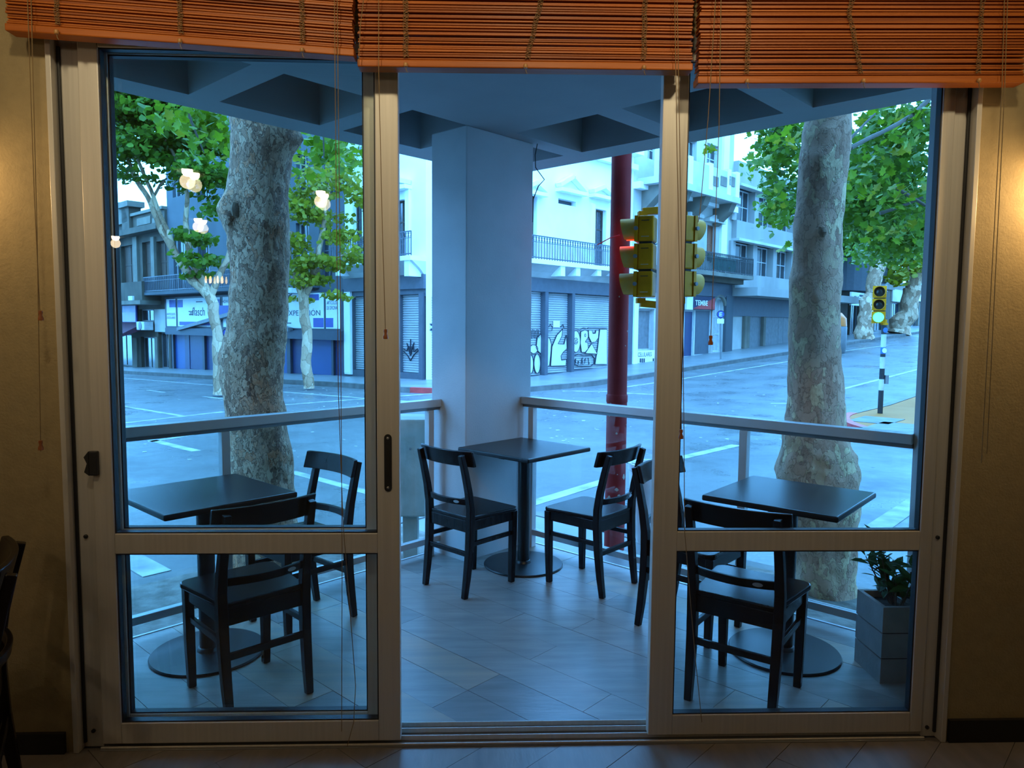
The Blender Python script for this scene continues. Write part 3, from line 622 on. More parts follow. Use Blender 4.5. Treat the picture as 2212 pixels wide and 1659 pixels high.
# ---------------------------------------------------------------- the house the diner is in, and unseen side blocks that shade the crossing
m_own = M('grey_house_wall', (0.62, 0.60, 0.57), 0.85, var=0.08, scale=0.7)
struct(MB().boxuv(-14, 0.55, 3.3, 3.62, -0.3, 11).build('wall_house_left', m_own)); struct(MB().boxuv(3.42, 3.74, -14, 0.5, -0.3, 11).build('wall_house_right', m_own))
uo = MB().prism([(x, y, 3.34) for x, y in convex([(S2, S2, 4.475), (-S2, S2, 4.285), (0, -1, -YO)] + [(1, 0, 6.0), (-1, 0, 6.0)])], (0, 0, 9)).build('wall_house_upper', m_own); struct(uo)
struct(MB().boxuv(-30, 2.5, 15.9, 60, -1.5, 8).build('unseen_block_left', m_own)); struct(MB().boxuv(15.0, 70, -20, 2.5, -0.3, 15).build('unseen_block_right', m_own))  # out of view; heights set to darken the left street and pillar's right face
# ---------------------------------------------------------------- facades
class Fac:
    def __init__(s, kind, c): s.k = kind; s.c = c
    def P(s, a, z, d=0.0): return uv(s.c - d, a, z) if s.k == 'u' else uv(a, s.c - d, z)
    def st(s, x, y):
        p = atU(x, y, s.c) if s.k == 'u' else atV(x, y, s.c); q = touv(p)
        return (q[1] if s.k == 'u' else q[0]), q[2]
    def R(s, x0, y0, x1, y1):
        xm, ym = (x0 + x1) / 2, (y0 + y1) / 2; a, b = s.st(x0, ym)[0], s.st(x1, ym)[0]; z0, z1 = s.st(xm, y1)[1], s.st(xm, y0)[1]
        return min(a, b), max(a, b), z0, z1
    def box(s, mb, a0, a1, z0, z1, d0, d1): return mb.box(a0, a1, d0, d1, z0, z1, lambda q: s.P(q.x, q.z, q.y))
    def pbox(s, mb, rect, d0, d1): return s.box(mb, *s.R(*rect), d0, d1)
    def part(s, name, m, par, rect, d0, d1, bevel=0): return s.pbox(MB(), rect, d0, d1).build(name, m, par, bevel=bevel)
    def zbox(s, name, m, par, a0, a1, z0, z1, d0, d1): return s.box(MB(), a0, a1, z0, z1, d0, d1).build(name, m, par)
    def wall(s, name, m, par, a0, a1, z0, z1, holes, th=0.35):
        xs = sorted({a0, a1, *[min(max(h[0], a0), a1) for h in holes], *[min(max(h[1], a0), a1) for h in holes]}); zs = sorted({z0, z1, *[min(max(h[2], z0), z1) for h in holes], *[min(max(h[3], z0), z1) for h in holes]}); mb = MB()
        for i in range(len(xs) - 1):
            run = None
            for j in range(len(zs) - 1):
                cx, cz = (xs[i] + xs[i + 1]) / 2, (zs[j] + zs[j + 1]) / 2
                inh = any(h[0] < cx < h[1] and h[2] < cz < h[3] for h in holes)
                if not inh: run = (run[0] if run else zs[j], zs[j + 1])
                if (inh or j == len(zs) - 2) and run: s.box(mb, xs[i], xs[i + 1], run[0], run[1], -th, 0); run = None
        return mb.build(name, m, par)
    def window(s, par, h, fm, gm, cols=2, rows=1, dep=-0.16, name='window', fw=0.06):
        a0, a1, z0, z1 = h; f = MB()
        s.box(f, a0, a0 + fw, z0, z1, dep - .05, dep); s.box(f, a1 - fw, a1, z0, z1, dep - .05, dep); s.box(f, a0 + fw, a1 - fw, z0, z0 + fw, dep - .05, dep); s.box(f, a0 + fw, a1 - fw, z1 - fw, z1, dep - .05, dep)
        for k in range(1, cols): a = a0 + (a1 - a0) * k / cols; s.box(f, a - .022, a + .022, z0 + fw, z1 - fw, dep - .05, dep - .005)
        for k in range(1, rows): z = z0 + (z1 - z0) * k / rows; s.box(f, a0 + fw, a1 - fw, z - .02, z + .02, dep - .045, dep - .01)
        w = f.build(name, fm, par)
        for k in range(cols):
            A = a0 + (a1 - a0) * k / cols; B = a0 + (a1 - a0) * (k + 1) / cols
            s.zbox('pane', gm, w, A + .025, B - .025, z0 + .03, z1 - .03, dep - .04, dep - .03)
        return w
    def text(s, par, txt, rect, d, m, name='lettering', bold=0.0):
        cu = bpy.data.curves.new('t', 'FONT'); cu.body = txt; cu.offset = bold; cu.resolution_u = 3; cu.align_x = 'CENTER'
        ob = bpy.data.objects.new('t', cu); COL.objects.link(ob); bpy.context.view_layer.update()
        me = bpy.data.meshes.new_from_object(ob.evaluated_get(bpy.context.evaluated_depsgraph_get())); bpy.data.objects.remove(ob); bpy.data.curves.remove(cu)
        vs = [v.co.copy() for v in me.vertices]; fs = [tuple(p.vertices) for p in me.polygons]; bpy.data.meshes.remove(me)
        x0, x1 = min(v.x for v in vs), max(v.x for v in vs); y0, y1 = min(v.y for v in vs), max(v.y for v in vs)
        a0, a1, z0, z1 = s.R(*rect); out = []
        for v in vs:
            t = (v.x - x0) / (x1 - x0); a = (a1 - (a1 - a0) * t) if s.k == 'u' else (a0 + (a1 - a0) * t)
            out.append(s.P(a, z0 + (z1 - z0) * (v.y - y0) / (y1 - y0), d))
        return MB().add(out, fs).build(name, m, par)
    def rails(s, par, a0, a1, z0, z1, d, m, step=0.13, name='iron_railing', r=0.012, sides=0.0):
        mb = MB()
        for z in (z0 + .05, z1): s.box(mb, a0, a1, z - .018, z + .018, d - .018, d + .018)
        s.box(mb, a0, a1, z1 - .20, z1 - .18, d - .01, d + .01)
        n = max(2, int((a1 - a0) / step))
        for i in range(n + 1):
            a = a0 + (a1 - a0) * i / n; s.box(mb, a - r, a + r, z0, z1, d - r, d + r)
            if i < n:
                b = a + (a1 - a0) / n / 2; pts = [s.P(b + .05 * cos(t), z1 - .10 + .065 * sin(t), d) for t in np.linspace(0, 2 * pi, 7)]; mb.tube(pts, 0.008, 4, cap=False)
                s.box(mb, b - .006, b + .006, z0 + .05, z1 - .2, d - .006, d + .006)
        if sides:
            for a in (a0, a1):
                for k in range(int(sides / step) + 1): dd = d - k * step; s.box(mb, a - r, a + r, z0, z1, dd - r, dd + r)
                s.box(mb, a - .018, a + .018, z1 - .018, z1 + .018, d - sides, d)
        return mb.build(name, m, par)
    def shutter(s, par, h, m, pitch=0.075, dep=-0.12, name='roller_shutter'):
        a0, a1, z0, z1 = h; mb = MB(); n = int((z1 - z0) / pitch); vs = []
        for i in range(n + 1):
            z = z0 + (z1 - z0) * i / n
            for k, dd in ((0, dep - .03), (.3, dep), (.8, dep - .004)):
                zz = min(z1, z + pitch * k); vs += [s.P(a0, zz, dd), s.P(a1, zz, dd)]
        q = len(vs) // 2
        return mb.add(vs, [(2 * i, 2 * i + 1, 2 * i + 3, 2 * i + 2) for i in range(q - 1)]).build(name, m, par)
F1, F2 = Fac('u', U1), Fac('v', V2)
m_white = M('white_render', (0.88, 0.88, 0.86), 0.85, var=0.06, scale=0.8, bump=0.05)
m_whiteb = M('stained_render', (0.38, 0.36, 0.33), 0.85, col2=(0.60, 0.58, 0.54), scale=0.9, bump=0.08)
m_stone = M('dark_stone', (0.055, 0.043, 0.03), 0.9, col2=(0.11, 0.085, 0.06), scale=1.3, bump=0.15)  # dark brown stone, two tones mixed by noise
m_stonel = M('pale_stone', (0.13, 0.115, 0.09), 0.9, col2=(0.21, 0.18, 0.14), scale=1.5, bump=0.1)
m_blueg = M('blue_grey_wall', (0.075, 0.085, 0.095), 0.85, var=0.15, scale=0.8)
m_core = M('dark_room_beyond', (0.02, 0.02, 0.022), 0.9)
m_wing = M('dark_window_glass', (0.03, 0.035, 0.04), 0.12, spec=0.8)
m_wfr = M('white_window_frame', (0.45, 0.45, 0.45), 0.6)
m_wdoor = M('brown_shutter_door', (0.075, 0.045, 0.03), 0.7, var=0.25, scale=3, stretch=(6, 6, 0.6))
m_rosh = M('rosewood_shutter', (0.30, 0.10, 0.05), 0.6, var=0.2, stretch=(6, 6, .6))
m_shut = M('galvanised_shutter', (0.42, 0.42, 0.42), 0.5, 0.1, 0.1, 1.0)
m_lint = M('blue_steel_lintel', (0.075, 0.085, 0.105), 0.5, var=0.1)
m_irn = M('wrought_iron', (0.03, 0.03, 0.03), 0.6)
m_blue = M('blue_shop_panel', (0.008, 0.05, 0.18), 0.45, col2=(0.012, 0.07, 0.24), scale=0.7)
m_blued = M('navy_shop_panel', (0.02, 0.035, 0.11), 0.45, var=0.15)
m_signw = M('white_sign_board', (0.8, 0.8, 0.78), 0.5, var=0.03)
m_signb = M('blue_sign_square', (0.045, 0.07, 0.32), 0.5, var=0.1)
m_signk = M('navy_lettering', (0.015, 0.02, 0.06), 0.6)
m_signf = M('dark_sign_frame', (0.03, 0.04, 0.06), 0.5)
m_awn = M('maroon_awning', (0.085, 0.02, 0.035), 0.75)
m_gry = M('grey_metal', (0.20, 0.20, 0.205), 0.55, 0.3)
m_wht = M('white_enamel', (0.6, 0.6, 0.6), 0.5)
def levels(F, x, ys): return [F.st(x, y)[1] for y in ys]

# --- corner building opposite (two faces, cut corner hidden behind the pillar)
cor = thing('corner_building', 'white corner building with graffitied roller shutters and iron balconies', 'building', uv(U1 + 1, V2 + 1, -0.2))
zT, zBal, zLin, zShT = 8.6, 3.52, 3.05, 2.62
a1L = F1.st(747, 700)[0]; a2R = F2.st(1362, 700)[0]
CUT = 1.6
h1 = [F1.R(762, 640, 812, 800), F1.R(864, 636, 909, 806), F1.R(917, 640, 950, 818), F1.R(846, 432, 878, 572), F1.R(762, 425, 782, 568), F1.R(815, 430, 836, 570)]
h2 = [F2.R(1137, 629, 1173, 812), F2.R(1181, 633, 1231, 806), F2.R(1238, 638, 1344, 796), F2.R(1282, 452, 1309, 579), F2.R(1206, 432, 1244, 443), F2.R(1139, 420, 1160, 570)]
zb = -1.2
zsp = F2.st(1230, 634)[1]
F1.wall('wall', m_white, cor, V2 + CUT, a1L, zsp, zT, h1); F2.wall('wall', m_white, cor, U1 + CUT, a2R, zsp, zT, h2)
F1.wall('shopfront', m_lint, cor, V2 + CUT, a1L, zb, zsp, h1); F2.wall('shopfront', m_lint, cor, U1 + CUT, a2R, zb, zsp, h2)
MB().prism([uv(U1, V2 + CUT, zb), uv(U1 + CUT, V2, zb), uv(U1 + CUT, V2 + .35, zb), uv(U1 + .35, V2 + CUT, zb)], (0, 0, zT - zb)).build('wall', m_white, cor)
F1.zbox('interior', m_core, cor, V2 + CUT, a1L, zb, zT, -6, -.5); F2.zbox('interior', m_core, cor, U1 + 6.01, a2R, zb, zT, -6, -.5)
for F, hh, dw in ((F1, h1, 3), (F2, h2, 3)):
    for i, h in enumerate(hh):
        if i < 3: F.shutter(cor, h, m_shut)
        elif i == 4 and F is F2: F.zbox('niche', m_blueg, cor, *h, -.3, -.2)
        else: F.window(cor, h, m_wdoor, m_wing, 2, 3, name='window_door')
# plinths, piers, lintel bands, coves with brackets, ledges
def band(F, name, m, z0, z1, d, a0, a1, par=cor): return F.zbox(name, m, par, a0, a1, z0, z1, 0, d)
e1, e2 = V2 + CUT, U1 + CUT
zl0, zl1 = F2.st(1230, 634)[1], F2.st(1230, 606)[1]; zc1 = F2.st(1230, 581)[1]; zk1 = F2.st(1230, 572)[1]; zr1 = F2.st(1230, 526)[1]
for F, a0, a1 in ((F1, e1, a1L), (F2, e2, a2R)):
    band(F, 'lintel', m_lint, zl0, zl1, .10, a0, a1); band(F, 'ledge', m_white, zc1, zk1, .62, a0, a1)
    F.rails(cor, a0, a1, zk1, zr1, .58, m_lint)
    # cove under the ledge
    pr = [(0, zl1), (.08, zl1), (.25, zl1 + (zc1 - zl1) * .45), (.55, zc1), (0, zc1)]
    mb = MB(); vs = [F.P(a, z, d) for a in (a0, a1) for d, z in pr]; mb.add(vs, [(0, 1, 2, 3, 4), (9, 8, 7, 6, 5)] + [(i, (i + 1) % 5, 5 + (i + 1) % 5, 5 + i) for i in range(5)]).build('cove', m_whiteb, cor)
    band(F, 'cornice', m_white, 7.35, 7.55, .22, a0, a1); band(F, 'cornice', m_white, 7.85, 8.2, .45, a0, a1); band(F, 'cornice', m_white, zT - .1, zT + .05, .3, a0, a1)
for F, xs in ((F1, (760, 852, 910)), (F2, (1187, 1220, 1266, 1297, 1330))):
    for x in xs:
        a = F.st(x, 588)[0]; zz = F.st(x, 590)[1]; F.zbox('bracket', m_white, cor, a - .11, a + .11, zz - .12, zc1, .0, .58)
for F, rects in ((F1, ((909, 632, 917, 826), (748, 630, 761, 808))), (F2, ((1173, 626, 1180, 814), (1231, 630, 1237, 808), (1346, 640, 1362, 792)))):
    for i, r in enumerate(rects): F.part('pier', m_lint if not (F is F1 and i == 1) else m_white, cor, r, 0, .09)
F1.part('service_panel', m_white, cor, (748, 640, 760, 805), 0.09, .1)
for F, (xm, y0, y1, w) in ((F2, (1229, 382, 412, 29)), (F1, (862, 388, 405, 27)), (F2, (1296, 404, 424, 24)), (F2, (1150, 395, 415, 22))):
    a0, a1, z0, z1 = F.R(xm - w, y0, xm + w, y1); am = (a0 + a1) / 2
    F.zbox('window_head', m_white, cor, a0, a1, z0 - .12, z0, 0, .28)
    mb = MB(); mb.bar(F.P(a0, z0 + .08, .14), F.P(am, z1, .14), .24, .13); mb.bar(F.P(am, z1, .14), F.P(a1, z0 + .08, .14), .24, .13); mb.build('pediment', m_white, cor)
F1.part('surround', m_white, cor, (880, 408, 888, 570), 0, .10); F2.part('surround', m_white, cor, (1274, 440, 1281, 578), 0, .10)
F2.text(cor, '1', (1176, 600, 1177, 601), .0, m_white) if False else None
# arrow board on the pier by the pillar
ab = F1.part('arrow_board', m_signk, cor, (917, 699, 938, 714), -.11, -.08)
a0, a1, z0, z1 = F1.R(918, 701, 931, 712); MB().prism([F1.P(a, z, -.078) for a, z in ((a1, (z0 + z1) / 2), (a0 + (a1 - a0) * .4, z1), (a0 + (a1 - a0) * .4, z0 + (z1 - z0) * .75), (a0, z0 + (z1 - z0) * .75), (a0, z0 + (z1 - z0) * .25), (a0 + (a1 - a0) * .4, z0 + (z1 - z0) * .25), (a0 + (a1 - a0) * .4, z0))], UA * -.005).build('arrow', m_signw, ab)
# graffiti painted on the shutters
m_gw = M('white_spray_paint', (0.66, 0.66, 0.66), 0.7, var=0.05); m_gk = M('black_spray_paint', (0.03, 0.035, 0.05), 0.7)
def gpt(x, y): return (1130 + x / 5.18, 560 + y / 5.18)
def gfill(pts, i):
    q = [F2.st(*gpt(*p)) for p in pts]
    MB().add([F2.P(a, z, -.10 + .002 * i) for a, z in q], [tuple(range(len(q)))]).build('graffiti_letter', m_gw, cor)
    gline(pts + [pts[0]])
def gline(pts, w=.022, F=None, f=None):
    F = F or F2; q = [F.st(*(f or gpt)(*p)) for p in pts]; mb = MB()
    for i in range(len(q) - 1): mb.bar(F.P(*q[i], -.094), F.P(*q[i + 1], -.094), .012, w * 2, up=(UA if F is F1 else VA))
    mb.build('graffiti_line', m_gk, cor)
def oval(cx, cy, rx, ry, n=22): return [(cx + rx * cos(t), cy + ry * sin(t)) for t in np.linspace(0, 2 * pi, n)[:-1]]
gfill(oval(112, 1175, 26, 105), 0); gfill(oval(180, 1168, 36, 110), 1); gfill(oval(140, 1005, 45, 50), 2); gfill([(168, 990), (180, 880), (222, 835), (228, 1010), (222, 1060), (190, 1030)], 3)
gfill([(282, 870), (318, 880), (338, 950), (330, 1060), (318, 1180), (282, 1225)], 4)
gfill([(330, 1195), (345, 980), (400, 850), (465, 780), (455, 860), (412, 945), (480, 950), (505, 850), (512, 1000), (470, 1040), (445, 1080), (450, 1130), (505, 1120), (500, 1190)], 5)
gfill(oval(612, 920, 48, 122), 6); gline(oval(612, 915, 20, 34)); gline(oval(614, 918, 9, 16))
gfill([(668, 810), (715, 790), (745, 805), (748, 870), (715, 925), (745, 935), (748, 1000), (715, 1040), (675, 1040), (662, 940)], 7); gline(oval(716, 850, 7, 16))
gfill([(752, 795), (792, 795), (800, 830), (830, 830), (838, 795), (868, 795), (860, 880), (830, 925), (785, 930), (757, 870)], 8)
gfill([(788, 945), (850, 1060), (716, 1052)], 9)
gfill([(880, 785), (960, 785), (960, 1175), (826, 1175), (855, 1000)], 10)
gline([(570, 1065), (600, 1080), (640, 1060), (700, 1078), (790, 1070), (820, 1110), (815, 1170), (780, 1195), (640, 1195), (590, 1170), (575, 1120), (570, 1065)])
rr = random.Random(12)
for k in range(5): gline([(610 + 36 * k + rr.uniform(-10, 10), 1100 + rr.uniform(0, 85)) for _ in range(5)], .012)
gline([(565, 810), (600, 775), (660, 790), (700, 765), (745, 780), (750, 765), (960, 768)], .012)
for k in range(7): gline([(100 + 16 * k, 780 + rr.uniform(0, 20)), (104 + 16 * k, 870 + rr.uniform(0, 30))], .010)
gline([(285, 730), (310, 760), (330, 725), (350, 765), (345, 800), (300, 800)], .010); gline([(440, 760), (470, 730), (480, 770), (510, 770)], .012)
fan = lambda x, y: (600 + x / 5.185, 560 + y / 5.185)
for pts in (((1460, 1140), (1430, 1080), (1380, 1030)), ((1460, 1140), (1500, 1070), (1550, 1020), (1520, 1010)), ((1460, 1080), (1420, 940)), ((1460, 1080), (1462, 895)), ((1460, 1080), (1500, 935)), ((1380, 1000), (1420, 1030), (1440, 970), (1460, 1040), (1490, 960), (1500, 1040), (1540, 1000))):
    gline(list(pts), .022, F1, fan)
F2.part('notice', m_signw, cor, (1200, 693, 1214, 707), -.105, -.095)

# --- stationery shop with the long blue-and-white sign
shp = thing('blue_shop_building', 'blue grey building with a long white sign over navy shop panels', 'building', uv(U1 + 1, 28, -0.6))
b0, b1 = a1L, F1.st(366, 640)[0]
hs = [F1.R(372, 335, 392, 425), F1.R(425, 340, 450, 430), F1.R(640, 330, 665, 425), F1.R(700, 320, 725, 420), F1.R(375, 500, 400, 625), F1.R(428, 500, 452, 625), F1.R(640, 480, 668, 615), F1.R(690, 470, 718, 610), F1.R(500, 490, 530, 620), F1.R(560, 490, 590, 620)]
zg0 = F1.st(550, 716)[1]; zs0, zs1 = F1.st(555, 709)[1], F1.st(555, 637)[1]
F1.wall('wall', m_blueg, shp, b0, b1, zs0 - .35, 13.0, hs)
F1.zbox('interior', m_core, shp, b0, b1, -2, 13, -6, -.4)
for i, h in enumerate(hs): F1.window(shp, h, m_lint if i % 2 else m_wfr, m_wing, 2, 2)
bl = F1.zbox('balcony', m_blueg, shp, F1.st(690, 620)[0], F1.st(345, 628)[0], F1.st(450, 634)[1], F1.st(450, 627)[1], 0, .8); 
F1.rails(shp, F1.st(690, 600)[0], F1.st(345, 600)[0], F1.st(450, 627)[1], F1.st(450, 592)[1], .76, m_lint, step=.2)
sg = F1.zbox('sign_board', m_signf, shp, F1.st(747, 670)[0], F1.st(362, 670)[0], zs0 - .05, zs1 + .05, .02, .12)
for x0, x1 in ((366, 386), (390, 482), (488, 544), (548, 612), (616, 706), (711, 741)): F1.zbox('sign_panel', m_signw, sg, F1.st(x1, 670)[0], F1.st(x0, 670)[0], zs0 + .03, zs1 - .03, .12, .135)
for r in ((372, 648, 386, 664), (390, 648, 401, 664), (394, 695, 470, 703), (462, 647, 482, 660), (488, 660, 502, 688), (478, 660, 488, 686), (672, 636, 696, 649), (684, 687, 706, 707), (711, 687, 727, 707), (560, 640, 590, 655)): F1.part('sign_square', m_signb, sg, r, .135, .142)
F1.text(sg, 'ARTICULOS\nESCOLARES', (367, 676, 385, 689), .143, m_signk); F1.text(sg, 'flasch', (422, 664, 449, 682), .143, m_signk); F1.text(sg, 'SHOW', (484, 648, 500, 655), .143, m_signk)
F1.text(sg, 'RECEPCIÓN - EXPEDICIÓN', (553, 668, 699, 682), .143, m_signk); F1.text(sg, 'ARTICULOS\nDE OFICINA', (713, 650, 736, 669), .143, m_signk)
for r in ((414, 672, 423, 674), (417, 675, 424, 677), (415, 678, 424, 681), (616, 697, 636, 699), (430, 651, 444, 653)): F1.part('sign_rule', m_signk, sg, r, .135, .143)
zf1, zf0 = zs0 - .35, -2.0
F1.zbox('fascia', m_signf, shp, b0, b1, zf1 - .02, zs0 - .05, 0, .25)
xs = [367, 374, 395, 405, 436, 441, 466, 505, 545, 590, 618, 626, 660, 714, 719, 738, 746]
for i in range(len(xs) - 1):
    x0, x1 = xs[i], xs[i + 1]; s1, s0 = F1.st(x0, 770)[0], F1.st(x1, 770)[0]; zbse = gz(U1, (s0 + s1) / 2) + KH
    thin = x1 - x0 < 9
    F1.zbox('shop_post' if thin else 'shop_panel', m_signf if thin else (m_blue if i in (1, 8, 9, 10, 12) else m_blued), shp, s0, s1 - .02, zbse, zf1 - .02, -.3, -.02 if thin else -.1 - .02 * (i % 2))
# gable canopy over the entrance
g = [F1.st(398, 708), F1.st(520, 672), F1.st(640, 708)]
MB().prism([F1.P(a, z, .14) for a, z in (g[0], g[1], (g[1][0], g[1][1] - .16), (g[0][0], g[0][1] - .14))], UA * -.22).build('gable_canopy', m_gry, shp)
MB().prism([F1.P(a, z, .14) for a, z in (g[1], g[2], (g[2][0], g[2][1] - .14), (g[1][0], g[1][1] - .16))], UA * -.22).build('gable_canopy', m_gry, shp)
pj = MB(); pj.bar(F1.P(*F1.st(625, 648), .14), F1.P(*F1.st(683, 629), .9), .05, .05); pj.build('lamp_arm', m_irn, shp)
a, z = F1.st(684, 629); MB().box(a - .16, a + .16, .8, 1.1, z - .1, z + .08, lambda q: F1.P(q.x, q.z, q.y)).build('flood_lamp', m_wht, shp)

# --- old dark stone house
old = thing('old_stone_house', 'dark old stone house with arched parapet and tall brown doors', 'building', uv(U1 + 1, 40, -0.9))
o0, o1 = b1, F1.st(205, 600)[0]
ho = [F1.R(238, 530, 252, 612), F1.R(262, 530, 291, 614), F1.R(308, 522, 330, 612), F1.R(339, 520, 362, 610), F1.R(248, 722, 285, 790), F1.R(305, 728, 335, 796), F1.R(343, 718, 364, 796), F1.R(300, 668, 332, 694)]
zo = F1.st(320, 500)[1]
F1.wall('wall', m_stone, old, o0, o1, -2.2, zo, ho); F1.zbox('interior', m_core, old, o0, o1, -2, zo, -6, -.4)
for i, h in enumerate(ho): F1.window(old, h, m_wdoor if i < 4 else m_gry, m_wdoor if i in (1, 2, 3) else m_wing, 2, 2 if i < 4 else 1, name='window_door' if i < 4 else 'shop_window')
zp = F1.st(320, 462)[1]
F1.zbox('cornice', m_stone, old, o0, o1, zo - .1, zo + .18, 0, .55); F1.zbox('parapet', m_stone, old, o0, o1, zo + .18, zp, -.2, .12); F1.zbox('coping', m_stonel, old, o0, o1, zp, zp + .14, -.25, .25)
for x0, x1 in ((303, 332), (336, 362)): F1.part('parapet_panel', m_stonel, old, (x0, 470, x1, 486), .12, .17)
a, z = F1.st(283, 450); F1.zbox('pedestal', m_stone, old, a - .5, a + .5, zo + .18, z, -.3, .3); F1.zbox('pedestal', m_stonel, old, a - .75, a + .75, z, z + .28, -.4, .45)
a, z = F1.st(271, 486); MB().prism([F1.P(a + 1.1 * cos(t), z + 1.15 * sin(t), .3) for t in np.linspace(0, pi, 15)], UA * .5).build('arch_pediment', m_stonel, old)
F1.zbox('pilaster', m_stonel, old, *F1.R(292, 512, 301, 616), 0, .12); F1.zbox('pilaster', m_stonel, old, *F1.R(331, 512, 338, 612), 0, .12); F1.zbox('pilaster', m_stonel, old, *F1.R(253, 520, 260, 614), 0, .12)
F1.zbox('balcony', m_stone, old, F1.st(348, 640)[0], o1, F1.st(290, 652)[1], F1.st(290, 614)[1], 0, .9); F1.zbox('balcony_ledge', m_stonel, old, F1.st(348, 640)[0], o1, F1.st(290, 660)[1], F1.st(290, 652)[1], 0, 1.0)
F1.part('render_panel', m_whiteb, old, (336, 668, 365, 717), 0, .05)
F1.part('shop_pier', m_stonel, old, (337, 728, 343, 796), 0, .06); F1.part('shop_pier', m_stonel, old, (288, 730, 298, 793), 0, .06)
ps = F1.part('poster_board', m_signb, old, (269, 650, 299, 696), .05, .12)
m_post = M('poster_sky_print', (0.03, 0.05, 0.35), 0.4, col2=(0.25, 0.10, 0.30), scale=1.6); m_post2 = M('poster_pale_print', (0.30, 0.35, 0.6), 0.4, col2=(0.45, 0.25, 0.40), scale=2.5)
F1.part('poster_print', m_post, ps, (270, 651, 298, 675), .12, .13); F1.part('poster_print', m_post2, ps, (270, 675, 298, 695), .12, .13)
mb = MB(); r = F1.R(246, 695, 318, 697); mb.prism([F1.P(r[0], r[3], .05), F1.P(r[0], r[3] - .75, 1.5), F1.P(r[0], r[3] - .85, 1.5), F1.P(r[0], r[3] - .35, .05)], VA * (r[1] - r[0])); mb.build('awning', m_awn, old)
for x0, x1, y0, y1 in ((319, 336, 695, 713), (242, 252, 693, 707)):
    ac = F1.part('air_conditioner', m_wht, old, (x0, y0, x1, y1), .1, .55, bevel=.02)
    a, z = F1.st((x0 + x1) / 2, (y0 + y1) / 2); MB().lathe([(.2, 0), (.2, .02), (.05, .03)], 16, lambda q: F1.P(q.x, q.y, q.z) - F1.P(0, 0, 0), F1.P(a, z, .55)).build('fan_grille', m_gry, ac)
F1.part('flood_lamp', m_wht, old, (322, 641, 331, 650), .6, 1.0)
dp = MB(); p0 = ground(256, 793, KH); dp.tube([p0, p0 + Vector((-.05, 0, 2.2))], .045, 8); o_ = dp.build('awning_pole', m_wht, old)

bk = thing('wall_block_far', None, None, uv(U1, o1 + 12, -1.5), kind='structure')
hb = [(o1 + 1.6 + 3.2 * i, o1 + 2.9 + 3.2 * i, z, z + 2.3) for i in range(9) for z in (2.6,)]
F1.wall('wall', m_stonel, bk, o1, o1 + 30, -3, 5.6, hb); F1.zbox('interior', m_core, bk, o1, o1 + 30, -3, 5.5, -6, -.4)
for h in hb: F1.window(bk, h, m_wdoor, m_wing, 2, 2)
# --- ornate white house with the TEMBE shop
orn = thing('ornate_house', 'ornate pale house with stone balcony, iron balcony and a small red shop sign', 'building', uv(27, V2 + 1, 0.2))
q0, q1 = a2R, F2.st(1577, 600)[0]
hq = [F2.R(1376, 668, 1412, 757), F2.R(1418, 670, 1474, 760), F2.R(1478, 670, 1499, 772), F2.R(1501, 668, 1536, 768), F2.R(1541, 646, 1561, 760), F2.R(1397, 470, 1412, 562), F2.R(1440, 470, 1462, 565), F2.R(1527, 487, 1546, 565), F2.R(1486, 302, 1505, 368), F2.R(1527, 312, 1552, 372), F2.R(1400, 300, 1420, 345), F2.R(1488, 480, 1500, 560)]
F2.wall('wall', m_whiteb, orn, q0, q1, -1, 13.5, hq); F2.zbox('interior', m_core, orn, q0, q1, -1, 13.4, -6, -.4)
for i, h in enumerate(hq):
    if i in (0, 1): F2.window(orn, h, m_wfr, m_gry, 1, 1, name='shop_window')
    elif i in (2, 3): F2.window(orn, h, m_wfr, m_blued if i == 2 else m_lint, 1, 1, name='shop_window', dep=-.05)
    elif i == 4: F2.window(orn, h, m_wht, m_wfr, 2, 3, name='entrance_door')
    else: F2.window(orn, h, m_rosh if i in (7,) else m_wfr, m_rosh if i == 7 else m_wing, 2, 2, name='window_door')
F2.part('fascia', m_lint, orn, (1476, 640, 1541, 669), 0, .08); F2.part('fascia', m_lint, orn, (1362, 600, 1577, 636), 0, .12)
tb = F2.part('shop_sign', m_signk, orn, (1480, 640, 1538, 668), .08, .14)
a0, a1, z0, z1 = F2.R(1490, 642, 1538, 668); MB().prism([F2.P(a0, z0, .142), F2.P(a1, z0, .142), F2.P(a1, z1, .142), F2.P(a0 + (a1 - a0) * .6, z0 + (z1 - z0) * .6, .142)], VA * -.006).build('sign_wedge', m_kerbR, tb)
F2.text(tb, 'TEMBE', (1495, 649, 1522, 660), .155, m_signw, bold=.02)
cs = F2.part('shop_sign', m_signw, orn, (1373, 757, 1413, 785), .02, .06); F2.text(cs, 'CELULARES', (1375, 761, 1405, 770), .065, m_signk)
for x in (1379, 1383, 1387, 1407): F2.part('sign_mark', m_signk, cs, (x, 774, x + 3, 783), .06, .064)
c2 = F2.part('shop_sign', m_signw, orn, (1381, 645, 1415, 666), .02, .06); F2.text(c2, 'CORREAS', (1383, 657, 1410, 663), .065, m_signk)
F2.part('column', m_white, orn, (1363, 640, 1372, 790), 0, .14); F2.part('column', m_blueg, orn, (1562, 640, 1577, 760), 0, .14); F2.part('blind_board', m_signw, orn, (1475, 636, 1488, 669), .1, .2)
arch = MB(); a0, a1, z0, z1 = F2.R(1538, 636, 1564, 660); am = (a0 + a1) / 2; arch.tube([F2.P(am + (a1 - a0) / 2 * cos(t), z0 + (z1 - z0) * .9 * sin(t), .05) for t in np.linspace(0, pi, 13)], .09, 6); arch.build('door_arch', m_stonel, orn)
zb0, zb1, zb2 = F2.st(1530, 600)[1], F2.st(1530, 592)[1], F2.st(1530, 553)[1]
